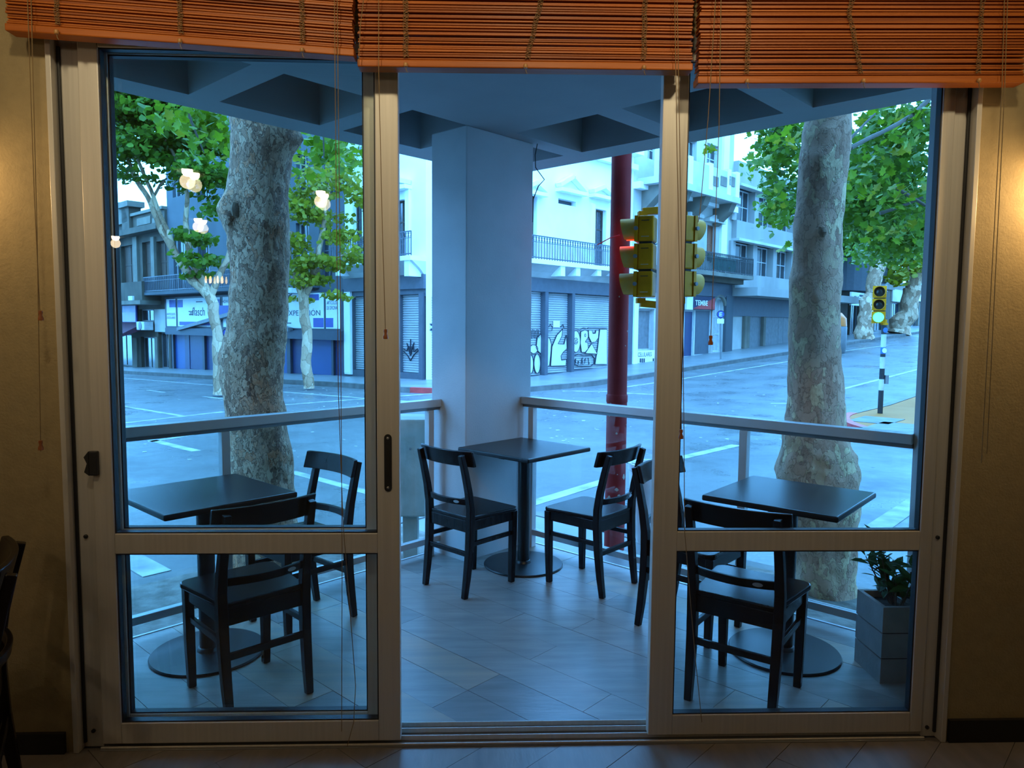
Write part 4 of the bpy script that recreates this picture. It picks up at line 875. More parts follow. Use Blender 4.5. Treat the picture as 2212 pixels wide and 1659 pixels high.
F2.zbox('balcony', m_stonel, orn, F2.st(1380, 590)[0], F2.st(1588, 600)[0], zb0, zb1, 0, .9); F2.zbox('balcony', m_stone, orn, F2.st(1385, 590)[0], F2.st(1580, 600)[0], zb0 - .22, zb0, 0, .6)
rl = F2.rails(orn, F2.st(1380, 590)[0], F2.st(1588, 600)[0], zb1, zb2, .86, m_irn, sides=.8)
m_teal = M('teal_cloth', (0.03, 0.25, 0.22), 0.8)
F2.zbox('balcony_cloth', m_teal, orn, F2.st(1500, 575)[0], F2.st(1552, 585)[0], zb1 + .1, zb2 - .12, .8, .83)
zs_, zt_ = F2.st(1520, 438)[1], F2.st(1520, 375)[1]
F2.zbox('stone_balcony', m_whiteb, orn, F2.st(1375, 420)[0], F2.st(1552, 440)[0], zs_ + .25, zt_, .75, .95); F2.zbox('stone_balcony', m_whiteb, orn, F2.st(1375, 420)[0], F2.st(1552, 440)[0], zs_, zs_ + .25, 0, 1.05)
for x in (1400, 1445, 1490, 1530, 1549): a = F2.st(x, 410)[0]; F2.zbox('baluster_pier', m_white, orn, a - .16, a + .16, zs_ + .25, zt_ + .12, .72, .98)
for x in (1494, 1512, 1530): F2.part('balcony_panel', m_stonel, orn, (x, 388, x + 13, 408), .95, .98)
for x in (1392, 1445, 1488, 1545):
    a = F2.st(x, 450)[0]; MB().prism([F2.P(a - .22, zs_, 0), F2.P(a - .22, zs_, .9), F2.P(a - .22, zs_ - .35, .75), F2.P(a - .22, zs_ - .9, .1), F2.P(a - .22, zs_ - .9, 0)], UA * .44).build('corbel', m_stonel, orn)
for (x0, x1, y) in ((1520, 1556, 482), (1478, 1508, 470), (1392, 1416, 462)):
    a0, a1, z0, z1 = F2.R(x0, y - 16, x1, y); am = (a0 + a1) / 2; F2.zbox('window_head', m_whiteb, orn, a0, a1, z0, z0 + .15, 0, .3); MB().prism([F2.P(a, z, .0) for a, z in ((a0 + .1, z0 + .15), (a1 - .1, z0 + .15), (am + .2, z1), (am - .2, z1))], VA * -.22).build('window_crest', m_whiteb, orn)
F2.zbox('cornice', m_white, orn, q0, q1, zs_ - .15, zs_ + .1, 0, .3)
F2.zbox('pilaster', m_white, orn, *F2.R(1556, 290, 1568, 560), 0, .12); F2.zbox('cornice', m_whiteb, orn, q0, q1, 13.3, 13.7, 0, .5)
bp = F2.st(1545, 570); pl_ = thing('balcony_plant', 'green pot plants spilling over the iron balcony of the ornate house', 'plant', F2.P(bp[0], zb1, .5))

# --- grey modern block with two bands of windows
mod = thing('modern_block', 'grey concrete block with two bands of barred windows above a shop canopy', 'building', uv(38, V2 + 1, 0.6))
r0, r1 = q1, F2.st(1810, 560)[0]
z_t, z_a, z_b, z_c, z_d, z_e, z_f = [F2.st(1582, y)[1] for y in (347, 396, 476, 515, 590, 622, 640)]
m_modern = M('streaked_concrete', (0.24, 0.22, 0.20), 0.85, col2=(0.36, 0.34, 0.31), scale=0.7, stretch=(1, 1, .3), bump=.05)
F2.zbox('spandrel', m_modern, mod, r0, r1, z_a, z_t, -.3, .25); F2.zbox('spandrel', m_modern, mod, r0, r1, z_c, z_b, -.3, .25); F2.zbox('spandrel', m_modern, mod, r0, r1, z_e, z_d, -.3, .25)
F2.zbox('sill_ledge', m_whiteb, mod, r0, r1, z_a - .12, z_a, 0, .4); F2.zbox('sill_ledge', m_whiteb, mod, r0, r1, z_c - .12, z_c, 0, .4)
F2.zbox('shop_canopy', m_modern, mod, r0 + .1, r1, z_f, z_e, 0, 1.3); F2.zbox('interior', m_core, mod, r0, r1, -.5, z_t - .2, -6, -.6)
n = 6
for k in range(n + 1):
    a = r0 + (r1 - r0) * k / n
    F2.zbox('pier', m_modern, mod, a - .22, a + .22, z_b, z_a - .12, -.3, .12); F2.zbox('pier', m_modern, mod, a - .22, a + .22, z_d, z_c - .12, -.3, .12)
    if k < n:
        for za, zb_ in ((z_b, z_a - .12), (z_d, z_c - .12)):
            w = F2.window(mod, (a + .25, a + (r1 - r0) / n - .25, za, zb_), m_wfr, m_wing, 3, 2, dep=-.2)
zg_ = lambda a: gz(a, V2) + KH
xs = [1578, 1612, 1618, 1623, 1652, 1657, 1690, 1700, 1760, 1806]
for i in range(len(xs) - 1):
    a0, a1 = F2.st(xs[i], 700)[0], F2.st(xs[i + 1], 700)[0]; th = xs[i + 1] - xs[i] < 8
    F2.zbox('shop_pier' if th else 'shop_shutter', m_stonel if th else (m_gry if i % 4 else m_whiteb), mod, a0, a1 - .02, zg_(a0) - .1, z_f - .9, -.3, -.05 if th else -.2)
F2.zbox('fascia', m_lint, mod, r0, r1, z_f - .9, z_f, -.3, -.1); F2.part('roof_hut', m_modern, mod, (1580, 332, 1598, 350), -3, -1)

# --- dark houses further up the hill
far = thing('dark_house', 'dark house with a rounded bay window up the street', 'building', uv(50, V2 + 1, 1))
s0, s1 = r1, F2.st(1925, 650)[0]
hf = [F2.R(1838, 640, 1856, 728), F2.R(1862, 636, 1880, 722), F2.R(1890, 640, 1912, 715), F2.R(1830, 640, 1836, 730)]
F2.wall('wall', m_stone, far, s0, s1, -1, F2.st(1850, 500)[1], hf); F2.zbox('interior', m_core, far, s0, s1, -1, 9, -6, -.4)
for h in hf: F2.window(far, h, m_gry, m_wing, 2, 1)
bay = MB(); c = F2.R(1815, 560, 1896, 632); am = (c[0] + c[1]) / 2; R_ = (c[1] - c[0]) / 2
vsx = [F2.P(am + R_ * cos(t), 0, 1.3 * sin(t)) for t in np.linspace(0, pi, 13)]; bay.prism([p + Vector((0, 0, c[2])) for p in vsx], (0, 0, c[3] - c[2])); bay.build('bay_window', m_lint, far)
F2.part('shop_fascia', m_stonel, far, (1900, 600, 1930, 625), 0, .1)
sgn = F2.part('hanging_sign', m_signw, far, (1805, 633, 1841, 661), .8, .9); F2.text(sgn, 'ey', (1810, 640, 1821, 656), .91, m_signk)
for y in (638, 645, 651): F2.part('sign_rule', m_signk, sgn, (1823, y, 1838, y + 4), .9, .91)
f2 = thing('low_shop', 'low pale shop with shutters at the top of the hill', 'building', uv(62, V2 + 1, 1.4))
t0, t1 = s1, F2.st(2025, 650)[0]
F2.wall('wall', m_stonel, f2, t0, t1, 0, F2.st(1960, 612)[1], [F2.R(1927, 654, 1944, 712), F2.R(1965, 655, 1984, 706)]); F2.zbox('interior', m_core, f2, t0, t1, 0, 4, -6, -.4)
F2.window(f2, F2.R(1927, 654, 1944, 712), m_blued, m_wing, 2, 1, name='shop_window'); F2.window(f2, F2.R(1965, 655, 1984, 706), m_gry, m_wing, 2, 1, name='shop_window'); F2.part('fascia', m_whiteb, f2, (1925, 626, 1948, 652), 0, .1); F2.part('gable', m_signw, f2, (1968, 620, 2010, 652), 0, .3)
tw = thing('pale_tower', 'pale tower block far behind the modern block', 'building', uv(62, 30, 1))
MB().boxuv(60, 72, 26, 36, 0, 13.2).build('tower_body', m_white, tw); MB().boxuv(59.9, 60, 28, 30, 8, 10.5).build('window', m_wing, tw)
# ---------------------------------------------------------------- trees
from mathutils import noise as mn
def trunk_mesh(profile, Y, amp, fr, seed, nseg=56, step=7.0, extra=None, rough_low=0.0):
    prof = []
    for i in range(len(profile) - 1):
        a, b = profile[i], profile[i + 1]; n = max(1, int(abs(b[0] - a[0]) / step))
        for k in range(n): t = k / n; t2 = t * t * (3 - 2 * t); prof.append((a[0] + (b[0] - a[0]) * t, a[1] + (b[1] - a[1]) * t2, a[2] + (b[2] - a[2]) * t2))
    prof.append(profile[-1]); vs = []; off = Vector((seed, seed * 2, 0))
    for (y, xl, xr) in prof:
        l = atY(xl, y, Y); r = atY(xr, y, Y); c = (l + r) / 2; R = (r - l).length / 2
        for k in range(nseg):
            t = 2 * pi * k / nseg; d = Vector((cos(t), sin(t), 0)); p = c + d * R
            q = Vector((p.x, p.y, p.z * 0.7)) * fr + off
            am_ = amp * (1 + rough_low * max(0.0, min(1.0, (y - 900) / 90)))
            nz = mn.fractal(q, 1.0, 2.1, 5) * am_ + max(0.0, mn.noise(q * 2.7)) * am_ * .9
            z2 = mn.noise(Vector((p.x, p.y, p.z * .8)) * 13 + off) * am_ * .35
            pp = c + d * (R * 0.985 + nz * .6 + z2)
            if extra:
                for (ec, er, ea) in extra:
                    dd = (pp - ec).length
                    if dd < er: pp += (pp - c).normalized() * ea * (1 - dd / er) ** 2
            vs.append((pp.x, pp.y, c.z))
    n = len(prof); fs = [(i * nseg + k, (i + 1) * nseg + k, (i + 1) * nseg + (k + 1) % nseg, i * nseg + (k + 1) % nseg) for i in range(n - 1) for k in range(nseg)]
    fs += [tuple(range(nseg)), tuple(range((n - 1) * nseg, n * nseg))[::-1]]
    return MB().add(vs, fs)
LOBE = [(0, -.5), (.16, -.34), (.44, -.30), (.34, -.08), (.56, .14), (.26, .18), (.0, .56), (-.26, .18), (-.56, .14), (-.34, -.08), (-.44, -.30), (-.16, -.34)]
def lobed(size, m):
    me = bpy.data.meshes.new('leaf'); vs = [(0, 0, .02 * size)] + [(x * size, y * size, -.06 * size * abs(x)) for x, y in LOBE]; n = len(LOBE)
    me.from_pydata(vs, [], [(0, 1 + i, 1 + (i + 1) % n) for i in range(n)]); me.materials.append(m); return me
def leaf_positions(clusters, gap=0.0):
    out = []
    for (px, py, Y, rx, ry, rd, n) in clusters:
        c = atY(px, py, Y); sx, sz = rx * Y / FPX, ry * Y / FPX
        g = RNG.normal(size=(n, 3)); g /= np.linalg.norm(g, axis=1)[:, None]; r = RNG.random(n) ** 0.45
        # loose sprays: pull leaves toward a few twigs so gaps stay open
        k = max(3, n // 40); cen = RNG.uniform(-1, 1, (k, 3)); idx = RNG.integers(0, k, n); g = g * r[:, None] * 0.62 + cen[idx] * 0.58
        out.append(np.stack([c.x + g[:, 0] * sx, c.y + g[:, 1] * rd, c.z + g[:, 2] * sz], 1))
    return np.concatenate(out)
def foliage(name, par, clusters, size, m):
    P = leaf_positions(clusters); n = len(P); nl = 6
    sh = np.array([(0, -.5), (.42, -.15), (.36, .2), (0, .55), (-.36, .2), (-.42, -.15)])
    nrm = RNG.normal(size=(n, 3)) * .6 + np.array([-.1, -.35, .6]); nrm /= np.linalg.norm(nrm, axis=1)[:, None]
    t = np.cross(nrm, RNG.normal(size=(n, 3))); t /= np.linalg.norm(t, axis=1)[:, None]; b = np.cross(nrm, t); s = size * RNG.uniform(.65, 1.25, n)
    V = P[:, None, :] + s[:, None, None] * (sh[None, :, 0, None] * t[:, None, :] + sh[None, :, 1, None] * b[:, None, :] - .12 * np.abs(sh[None, :, 0, None]) * nrm[:, None, :])
    O = ORG[par.name]; V = V.reshape(-1, 3) - np.array(O)
    me = bpy.data.meshes.new(name); me.vertices.add(n * nl); me.vertices.foreach_set('co', V.ravel().astype(np.float32)); me.loops.add(n * nl); me.loops.foreach_set('vertex_index', np.arange(n * nl, dtype=np.int32))
    me.polygons.add(n); me.polygons.foreach_set('loop_start', np.arange(0, n * nl, nl, dtype=np.int32)); me.update(calc_edges=True)
    me.materials.append(m); o = bpy.data.objects.new(name, me); COL.objects.link(o); o.parent = par; o['kind'] = 'stuff'; ORG[o.name] = O; return o
def big_leaves(par, clusters, size, ms, rs):
    P = leaf_positions(clusters); rr = random.Random(rs); O = ORG[par.name]; L = [lobed(size, m) for m in ms]
    for p in P:
        o = bpy.data.objects.new('leaf', rr.choice(L)); COL.objects.link(o); o.parent = par; o.location = Vector(p) - O; ORG[o.name] = O
        o.rotation_euler = (rr.uniform(-.2, 1.5), rr.uniform(-.7, .7), rr.uniform(0, 6.28)); s = rr.uniform(.7, 1.25); o.scale = (s, s, s)
def limb(par, pts, Y, r, m, name='branch', seg=8, Ys=None):
    q = [atY(x, y, (Ys[i] if Ys else Y)) for i, (x, y) in enumerate(pts)]
    w = []
    for i in range(len(q) - 1):
        for k in range(4): w.append(q[i].lerp(q[i + 1], k / 4))
    w.append(q[-1]); n = len(w)
    w = [p + Vector((mn.noise(p * 2.0), 0, mn.noise(p * 2.3 + Vector((5, 5, 5))))) * r[0] * .5 for p in w]
    rad = [r[0] + (r[1] - r[0]) * i / (n - 1) for i in range(n)]; rad = [a * (1 + .18 * mn.noise(p * 4)) for a, p in zip(rad, w)]
    return MB().tube(w, rad, seg).build(name, m, par, True)

m_knot = M('dark_burl', (0.16, 0.09, 0.055), 0.9, col2=(0.30, 0.19, 0.12), scale=18, bump=.6, bscale=30)
YA = 5.15
tA = thing('plane_tree', 'plane tree with thick flaky brown bark and a dark knot, just outside the railing', 'tree', (atY(566, 1230, YA).x, YA, ZK))
knot = atY(482, 452, YA - .12)
trunk_mesh([(60, 470, 650), (160, 485, 648), (245, 496, 643), (300, 499, 641), (345, 498, 628), (400, 494, 624), (440, 486, 622), (470, 487, 623), (520, 494, 624), (600, 498, 622), (660, 497, 618), (710, 491, 617), (760, 480, 614), (800, 477, 612), (850, 483, 611), (900, 486, 617), (1000, 494, 631), (1100, 490, 640), (1200, 486, 650), (1262, 476, 668)], YA, .020, 5.5, 3.0,
           extra=[(knot, .20, .07), (atY(645, 300, YA), .13, .05), (atY(480, 775, YA), .16, .03)]).build('trunk', m_bark1, tA, True)
kb_ = MB(); kc = atY(500, 450, YA - .155)
kb_.lathe([(0.0, -.10), (.04, -.09), (.062, -.05), (.07, 0), (.06, .05), (.035, .09), (0.0, .10)], 20, None, kc)
kb_.v = [tuple(kc + (Vector(v) - kc) * (1 + .35 * mn.noise(Vector(v) * 14))) for v in kb_.v]
kb_.build('burl', m_bark1, tA, True)
kb_ = MB(); kc = atY(508, 452, YA - .195); kb_.lathe([(0.0, -.05), (.022, -.04), (.034, 0), (.022, .04), (0.0, .05)], 14, None, kc); kb_.v = [tuple(kc + (Vector(v) - kc) * (1 + .5 * mn.noise(Vector(v) * 30))) for v in kb_.v]
kb_.build('knot', m_knot, tA, True)
limb(tA, [(600, 120), (650, -20), (690, -260)], YA, (.14, .08), m_bark1, Ys=[YA, YA + .8, YA + 1.8]); limb(tA, [(530, 120), (420, -60), (300, -250)], YA, (.16, .08), m_bark1, Ys=[YA, YA + .7, YA + 1.4])
limb(tA, [(420, 120), (400, 230), (440, 330)], YA + 2.5, (.025, .006), m_twig, Ys=[YA + 2, YA + 2.2, YA + 2.3])
limb(tA, [(690, -260), (700, 100), (700, 340)], YA + 2, (.03, .006), m_twig, Ys=[YA + 1.8, YA + 1.9, YA + 2])
big_leaves(tA, [(705, 340, 7.0, 60, 50, .5, 26), (750, 350, 7.1, 35, 60, .5, 18), (430, 290, 7.0, 70, 55, .6, 34), (640, 330, 7.4, 30, 50, .5, 12), (470, 330, 7.3, 40, 60, .5, 18)], .095, [m_leafN, m_leafF, m_leafN, m_leafY], 5)
foliage('foliage', tA, [(430, 260, 8.2, 70, 70, .7, 420), (720, 310, 8.2, 80, 50, .7, 360), (560, 60, 8, 300, 120, 1.6, 1200)], .09, m_leafN)

YB_ = 4.62
tB = thing('plane_tree', 'plane tree with smooth mottled grey bark and a swollen foot, beside the planter', 'tree', (atY(1790, 1320, YB_).x, YB_, ZK))
trunk_mesh([(120, 1755, 1850), (200, 1748, 1842), (250, 1744, 1836), (300, 1736, 1834), (350, 1728, 1829), (420, 1725, 1821), (500, 1716, 1815), (560, 1715, 1814), (610, 1708, 1814), (660, 1708, 1811), (750, 1706, 1812), (850, 1706, 1819), (920, 1699, 1822), (950, 1693, 1832), (985, 1686, 1842), (1030, 1683, 1849), (1070, 1690, 1849), (1150, 1706, 1845), (1240, 1722, 1843), (1300, 1728, 1850), (1345, 1715, 1885)], YB_, .011, 7.0, 9.0,
           extra=[(atY(1775, 500, YB_ - .14), .05, .02), (atY(1765, 330, YB_ - .14), .06, .015), (atY(1700, 1010, YB_ - .1), .13, .03), (atY(1830, 1040, YB_ - .1), .13, .03), (atY(1765, 640, YB_ - .15), .10, .015)], rough_low=1.8).build('trunk', m_bark2, tB, True)
kb_ = MB(); kc = atY(1776, 502, YB_ - .145)
kb_.lathe([(0.0, -.03), (.016, -.026), (.026, 0), (.016, .026), (0.0, .03)], 12, None, kc); kb_.v = [tuple(kc + (Vector(v) - kc) * (1 + .5 * mn.noise(Vector(v) * 40))) for v in kb_.v]
kb_.build('knot', m_knot, tB, True)
limb(tB, [(1795, 160), (1860, 20), (1960, -160)], YB_, (.11, .06), m_bark2, Ys=[YB_, YB_ + .5, YB_ + 1.2]); limb(tB, [(1795, 150), (1700, -20), (1640, -200)], YB_, (.10, .06), m_bark2, Ys=[YB_, YB_ + .6, YB_ + 1.6])
limb(tB, [(1836, 320), (1880, 296), (1940, 268), (1975, 245), (2020, 200)], YB_, (.014, .02), m_twig, Ys=[YB_ + .2, YB_ + .6, YB_ + 1, YB_ + 1.2, YB_ + 1.4]); limb(tB, [(1836, 300), (1870, 265), (1890, 245)], YB_, (.010, .006), m_twig, Ys=[YB_ + .2, YB_ + .5, YB_ + .6])
limb(tB, [(1930, 400), (1960, 420), (2000, 445)], 7, (.02, .015), m_twig); limb(tB, [(1900, 460), (1960, 440), (2010, 420)], 7.4, (.018, .012), m_twig)
big_leaves(tB, [(1690, 320, 6.6, 50, 45, .6, 30), (1680, 420, 7.2, 35, 50, .6, 22), (1700, 540, 7.2, 25, 35, .4, 12), (1890, 270, 6.2, 60, 50, .6, 34), (1970, 290, 6.2, 60, 70, .6, 40), (1880, 390, 6.8, 60, 55, .7, 40), (1960, 400, 6.8, 60, 60, .7, 40), (1900, 490, 7.2, 80, 50, .7, 44), (1985, 510, 7.2, 45, 60, .6, 26), (1540, 325, 6.6, 20, 16, .3, 6)], .09, [m_leafN, m_leafF, m_leafF, m_leafY], 8)
foliage('foliage', tB, [(1920, 330, 8.5, 110, 110, .9, 798), (1910, 460, 9, 110, 70, .9, 798), (1700, 400, 8.5, 40, 120, .8, 380), (1740, 40, 8, 400, 140, 1.8, 1710), (1680, 300, 8.5, 50, 60, .6, 456), (1960, 280, 7.5, 70, 70, .8, 760), (1890, 420, 8, 90, 90, 1.0, 1330), (1970, 480, 9.5, 60, 70, 1.0, 1330), (1870, 330, 9.5, 60, 60, 1, 950), (1920, 540, 11, 100, 40, 1, 950), (1850, 460, 10, 40, 80, 1, 760), (1700, 330, 10, 60, 60, 1, 570), (1690, 450, 10, 34, 50, 1, 380)], .08, m_leafF)

def shade_crown(par, spots, size, m):
    # unseen crown leaves, added above the view to shade the street
    global leaf_positions
    keep = leaf_positions
    def pos(_):
        out = []
        for (a, b, z, r, n) in spots:
            c = uv(a, b, z); g = RNG.normal(size=(n, 3)); g /= np.linalg.norm(g, axis=1)[:, None]; g *= (RNG.random(n) ** 0.4)[:, None] * r; g[:, 2] *= 0.5
            out.append(np.array(c)[None, :] + g)
        return np.concatenate(out)
    leaf_positions = pos; foliage('foliage', par, None, size, m); leaf_positions = keep
shade_crown(tA, [(-1.0, 9.0, 7.5, 2.8, 500), (1.5, 11.0, 7.5, 2.8, 600)], .3, m_leafF)
shade_crown(tB, [(7.5, -1.5, 6.5, 2.4, 500), (10.5, -1.0, 7.0, 2.6, 500)], .3, m_leafF)  # unseen leaves added to keep light off the pillar's right face
def street_tree(label, base, Y, limbs, clusters, size, m, big=None):
    p = atY(*base, Y); t = thing('street_tree', label, 'tree', p, group='young plane trees along the far pavements')
    for i, (pts, r) in enumerate(limbs): limb(t, pts, Y, r, m_bark3, 'trunk' if i == 0 else 'branch', 12)
    foliage('foliage', t, clusters, size, m); return t
YS = ground(471, 845, KH).y
street_tree('leaning street tree in front of the flasch sign, forked into long bare limbs', (471, 840), YS,
    [([(474, 854), (473, 844), (470, 800), (467, 730), (462, 660), (450, 636)], (.15, .12)), ([(452, 640), (415, 605), (393, 570), (352, 505), (325, 440), (300, 390), (262, 315)], (.13, .035)), ([(385, 560), (362, 500), (340, 450), (310, 370), (275, 300)], (.075, .03)), ([(455, 640), (412, 560), (402, 480), (404, 420), (385, 350), (330, 260)], (.09, .03)), ([(455, 640), (490, 560), (520, 450)], (.09, .05)), ([(325, 440), (345, 400), (360, 385)], (.04, .02)), ([(300, 380), (280, 370), (255, 390)], (.04, .02))],
    [(x + 20 * sin(x * 7.1), y + 14 * cos(x * 3.3 + y), YS, 46, 26, 1.5, int(n * f)) for f in (1.7,) for (x, y, n) in [(250, 215, 420), (300, 215, 420), (350, 225, 420), (400, 235, 380), (255, 260, 380), (310, 262, 400), (365, 270, 380), (425, 270, 380), (250, 305, 260), (300, 310, 260), (350, 318, 220), (400, 310, 300), (450, 310, 300), (250, 350, 130), (390, 352, 150), (340, 352, 90), (445, 360, 240), (470, 400, 200), (330, 375, 50), (430, 395, 120)]]
    + [(425, 512, YS, 48, 16, 1.2, 200), (440, 560, YS, 44, 22, 1.2, 240), (400, 500, YS, 25, 16, 1, 80), (470, 440, YS, 40, 30, 1.2, 160), (420, 590, YS, 40, 12, 1, 90)], .15, m_leafF)
shade_crown(bpy.data.objects['street_tree'], [(9.0, 21.0, 9.0, 3.2, 900), (7.5, 25.0, 9.5, 3.2, 900), (9.5, 29.0, 9.0, 3.2, 900), (5.0, 20.0, 10.0, 3.0, 700)], .32, m_leafF)  # unseen leaves added to darken the left street
YS2 = ground(668, 832, KH).y
street_tree('small street tree in front of the navy shop panels, with yellowing leaves', (668, 832), YS2,
    [([(669, 841), (668, 832), (664, 780), (662, 720), (660, 660), (658, 640)], (.16, .13)), ([(658, 642), (640, 610), (625, 560), (630, 500)], (.10, .04)), ([(660, 642), (675, 600), (690, 540), (705, 450), (715, 380)], (.11, .04)), ([(680, 590), (720, 560), (770, 540)], (.05, .02))],
    [(x, y, YS2, rx, ry, 1.3, n) for (x, y, rx, ry, n) in [(690, 400, 60, 40, 420), (650, 440, 40, 40, 260), (740, 390, 50, 45, 340), (700, 470, 55, 28, 300), (640, 520, 34, 30, 220), (650, 570, 40, 22, 220), (730, 515, 50, 22, 240), (690, 560, 44, 20, 220), (690, 605, 46, 18, 200), (765, 550, 36, 18, 200), (735, 575, 40, 14, 140), (735, 640, 36, 10, 90), (640, 645, 20, 10, 44), (775, 430, 26, 40, 160), (640, 610, 26, 14, 80)]], .145, m_leafY)
def base_on(x, v):
    for k in range(1200):
        y = 690 + .1 * k; p = atV(x, y, v); a, b, z = touv(p)
        if z <= gz(a, b) + KH: return y, p.y
yb3, YS3 = base_on(1866, 13.75); k3 = YS3 / 33
street_tree('street tree behind the green traffic light, trunk dark and forked', (1866, yb3), YS3,
    [([(1865, yb3 + 3), (1867, yb3 - 12), (1874, 690), (1884, 620), (1896, 560), (1900, 530)], (.42 * k3, .30 * k3)), ([(1900, 535), (1920, 480), (1960, 420)], (.22, .1)), ([(1898, 540), (1880, 480), (1850, 430)], (.2, .1))],
    [(1890, 480, YS3, 100, 60, 2.5, 600), (1850, 540, YS3, 50, 45, 2, 220), (1960, 470, YS3, 70, 60, 2.5, 420), (1830, 470, YS3, 40, 60, 2, 200)], .34, m_leafF)
yb4, YS4 = base_on(1946, 13.75); k4 = YS4 / 40
street_tree('bent street tree at the top of the hill, with pale yellow green leaves', (1946, yb4), YS4,
    [([(1945, yb4 + 3), (1947, yb4 - 10), (1954, 690), (1966, 650), (1975, 610), (1980, 570)], (.6 * k4, .36 * k4)), ([(1975, 600), (1950, 560), (1930, 520)], (.2, .1))],
    [(1955, 575, YS4, 50, 35, 2.5, 320), (1990, 540, YS4, 50, 60, 2.5, 380), (1930, 600, YS4, 30, 20, 2, 100)], .4, m_leafY)
foliage('foliage', pl_, [(1535, 556, (F2.P(bp[0], zb1, .5)).y, 22, 12, .3, 160), (1560, 585, (F2.P(bp[0], zb1, .8)).y, 14, 8, .3, 60)], .09, m_plant)

# ---------------------------------------------------------------- poles, lights, street things
pr = atY(1328, 1100, 5.6); pr.z = ZK
rp = thing('red_pole', 'thick red steel pole with chipped paint behind the corner table', 'pole', (pr.x, pr.y, ZK))
MB().lathe([(.0785, ZK), (.0785, .95), (.0755, 1.0), (.0755, 3.9), (.0, 3.92)], 32, None, (pr.x, pr.y, 0)).build('shaft', m_red, rp, True)
MB().lathe([(.077, .93), (.082, .94), (.082, .99), (.076, 1.0)], 32, None, (pr.x, pr.y, 0)).build('collar', m_red, rp, True)
rr = random.Random(21)
for k in range(16):
    t = rr.uniform(pi * 1.05, pi * 1.95); z = rr.uniform(.15, 1.15) if k < 11 else rr.uniform(1.2, 2.6); s = rr.uniform(.006, .02) if k < 11 else .006
    e1_ = Vector((-sin(t), cos(t), 0)) * s; e2_ = Vector((0, 0, s * rr.uniform(.5, 1.6))); c = Vector((pr.x + .0760 * cos(t), pr.y + .0760 * sin(t), z)); nn = Vector((cos(t), sin(t), 0)) * (.006 if z < 1 else .0012)
    if z < 1: nn = Vector((cos(t), sin(t), 0)) * .0035
    MB().prism([c - e1_, c - e2_ * .7, c + e1_ * .8, c + e2_, c - e1_ * .5 + e2_ * .8], nn).build('paint_chip', m_chip, rp)
MB().tube([atY(1290, 529, 5.55), atY(1318, 514, 5.5), atY(1338, 508, 5.45)], .004, 6).build('tie_wire', m_red, rp)
m_lr = M('red_lamp', (0.5, 0.02, 0.01), 0.3, emit=(1.0, 0.05, 0.015), es=26); m_lg = M('green_lamp', (0.1, 0.6, 0.4), 0.3, emit=(0.03, 1.0, 0.5), es=9)
m_loff = M('dark_lamp_lens', (0.02, 0.02, 0.02), 0.2); m_seam = M('dark_seam', (0.02, 0.02, 0.015), 0.7); m_lab = M('pale_label', (0.5, 0.5, 0.45), 0.6)
def head(par, c, rz, sec, lit, mats, name='lamp_housing'):
    # c = centre; faces local +y; sec = section height; lit = 0 top, 2 bottom
    Rm = Matrix.Rotation(rz, 3, 'Z'); X = lambda q: Rm @ Vector(q) + c
    w, d = sec * .92, sec * .62
    for k in range(3):
        z0 = sec * (1 - k); zz = (z0 - sec * .46, z0 + sec * .46)
        hs_ = MB().box(-w / 2, w / 2, -d, -.012, *zz, X).build(name, m_yel, par, bevel=sec * .05)
        MB().box(-w / 2 - .008, w / 2 + .008, -.012, .012, *zz, X).build('door_frame', m_yel, hs_)
        r = sec * .42; L = sec * .66; vs = []; n = 22
        for (rad, yy) in ((r, .012), (r * .98, L), (r * .95, L), (r * .95, .014)):
            for i in range(n + 1): t = -0.35 * pi + 1.7 * pi * i / n - .0; vs.append(X((rad * cos(t), yy if yy < .05 else yy - .10 * sec * (1 - sin(t)), z0 + rad * sin(t))))
        fs = [(a * (n + 1) + i, a * (n + 1) + i + 1, ((a + 1) % 4) * (n + 1) + i + 1, ((a + 1) % 4) * (n + 1) + i) for a in range(4) for i in range(n)]
        MB().add(vs, fs).build('visor', m_yeld, hs_, True)
        MB().lathe([(0.0, .03), (r * .5, .027), (r * .9, .014)], 20, lambda q: X((q.x, q.z, q.y + z0)) - c, c).build('lens', (lit[1] if k == lit[0] else m_loff), hs_, True)
        MB().box(-w / 2 - .003, -w / 2, -d * .75, -d * .30, z0 + sec * .27, z0 + sec * .295, X).build('vent_slot', m_seam, hs_); MB().box(-w / 2 - .002, -w / 2, -d * .75, -d * .3, z0 - sec * .30, z0 - sec * .285, X).build('label', m_lab, hs_)
        for s in (-1, 1): MB().lathe([(.0, .02), (.014, .018), (.014, 0)], 10, lambda q: X((s * (w / 2 + .008 + q.z), q.x, q.y + z0)) - c, c).build('wing_bolt', m_gry, hs_)
        if k < 2: MB().box(-w * .42, w * .42, -d * .9, -.02, z0 - sec * .54, z0 - sec * .46, X).build('seam', m_seam, par)
YT_ = 5.28
tp = atY(1446, 800, YT_)
tl = thing('traffic_light', 'yellow three-lamp traffic lights seen from behind, red lit against the red pole', 'traffic light', (tp.x, tp.y, ZK))
MB().lathe([(.05, ZK), (.05, 2.55), (.0, 2.58)], 20, None, (tp.x, tp.y, 0)).build('pole', m_lint, tl, True)
hc = atY(1378, 556, YT_ - .02); head(tl, hc, radians(68), .193, (0, m_lr), None)
hc2 = atY(1482, 556, YT_ - .02); head(tl, hc2, radians(-62), .193, (2, m_loff), None)
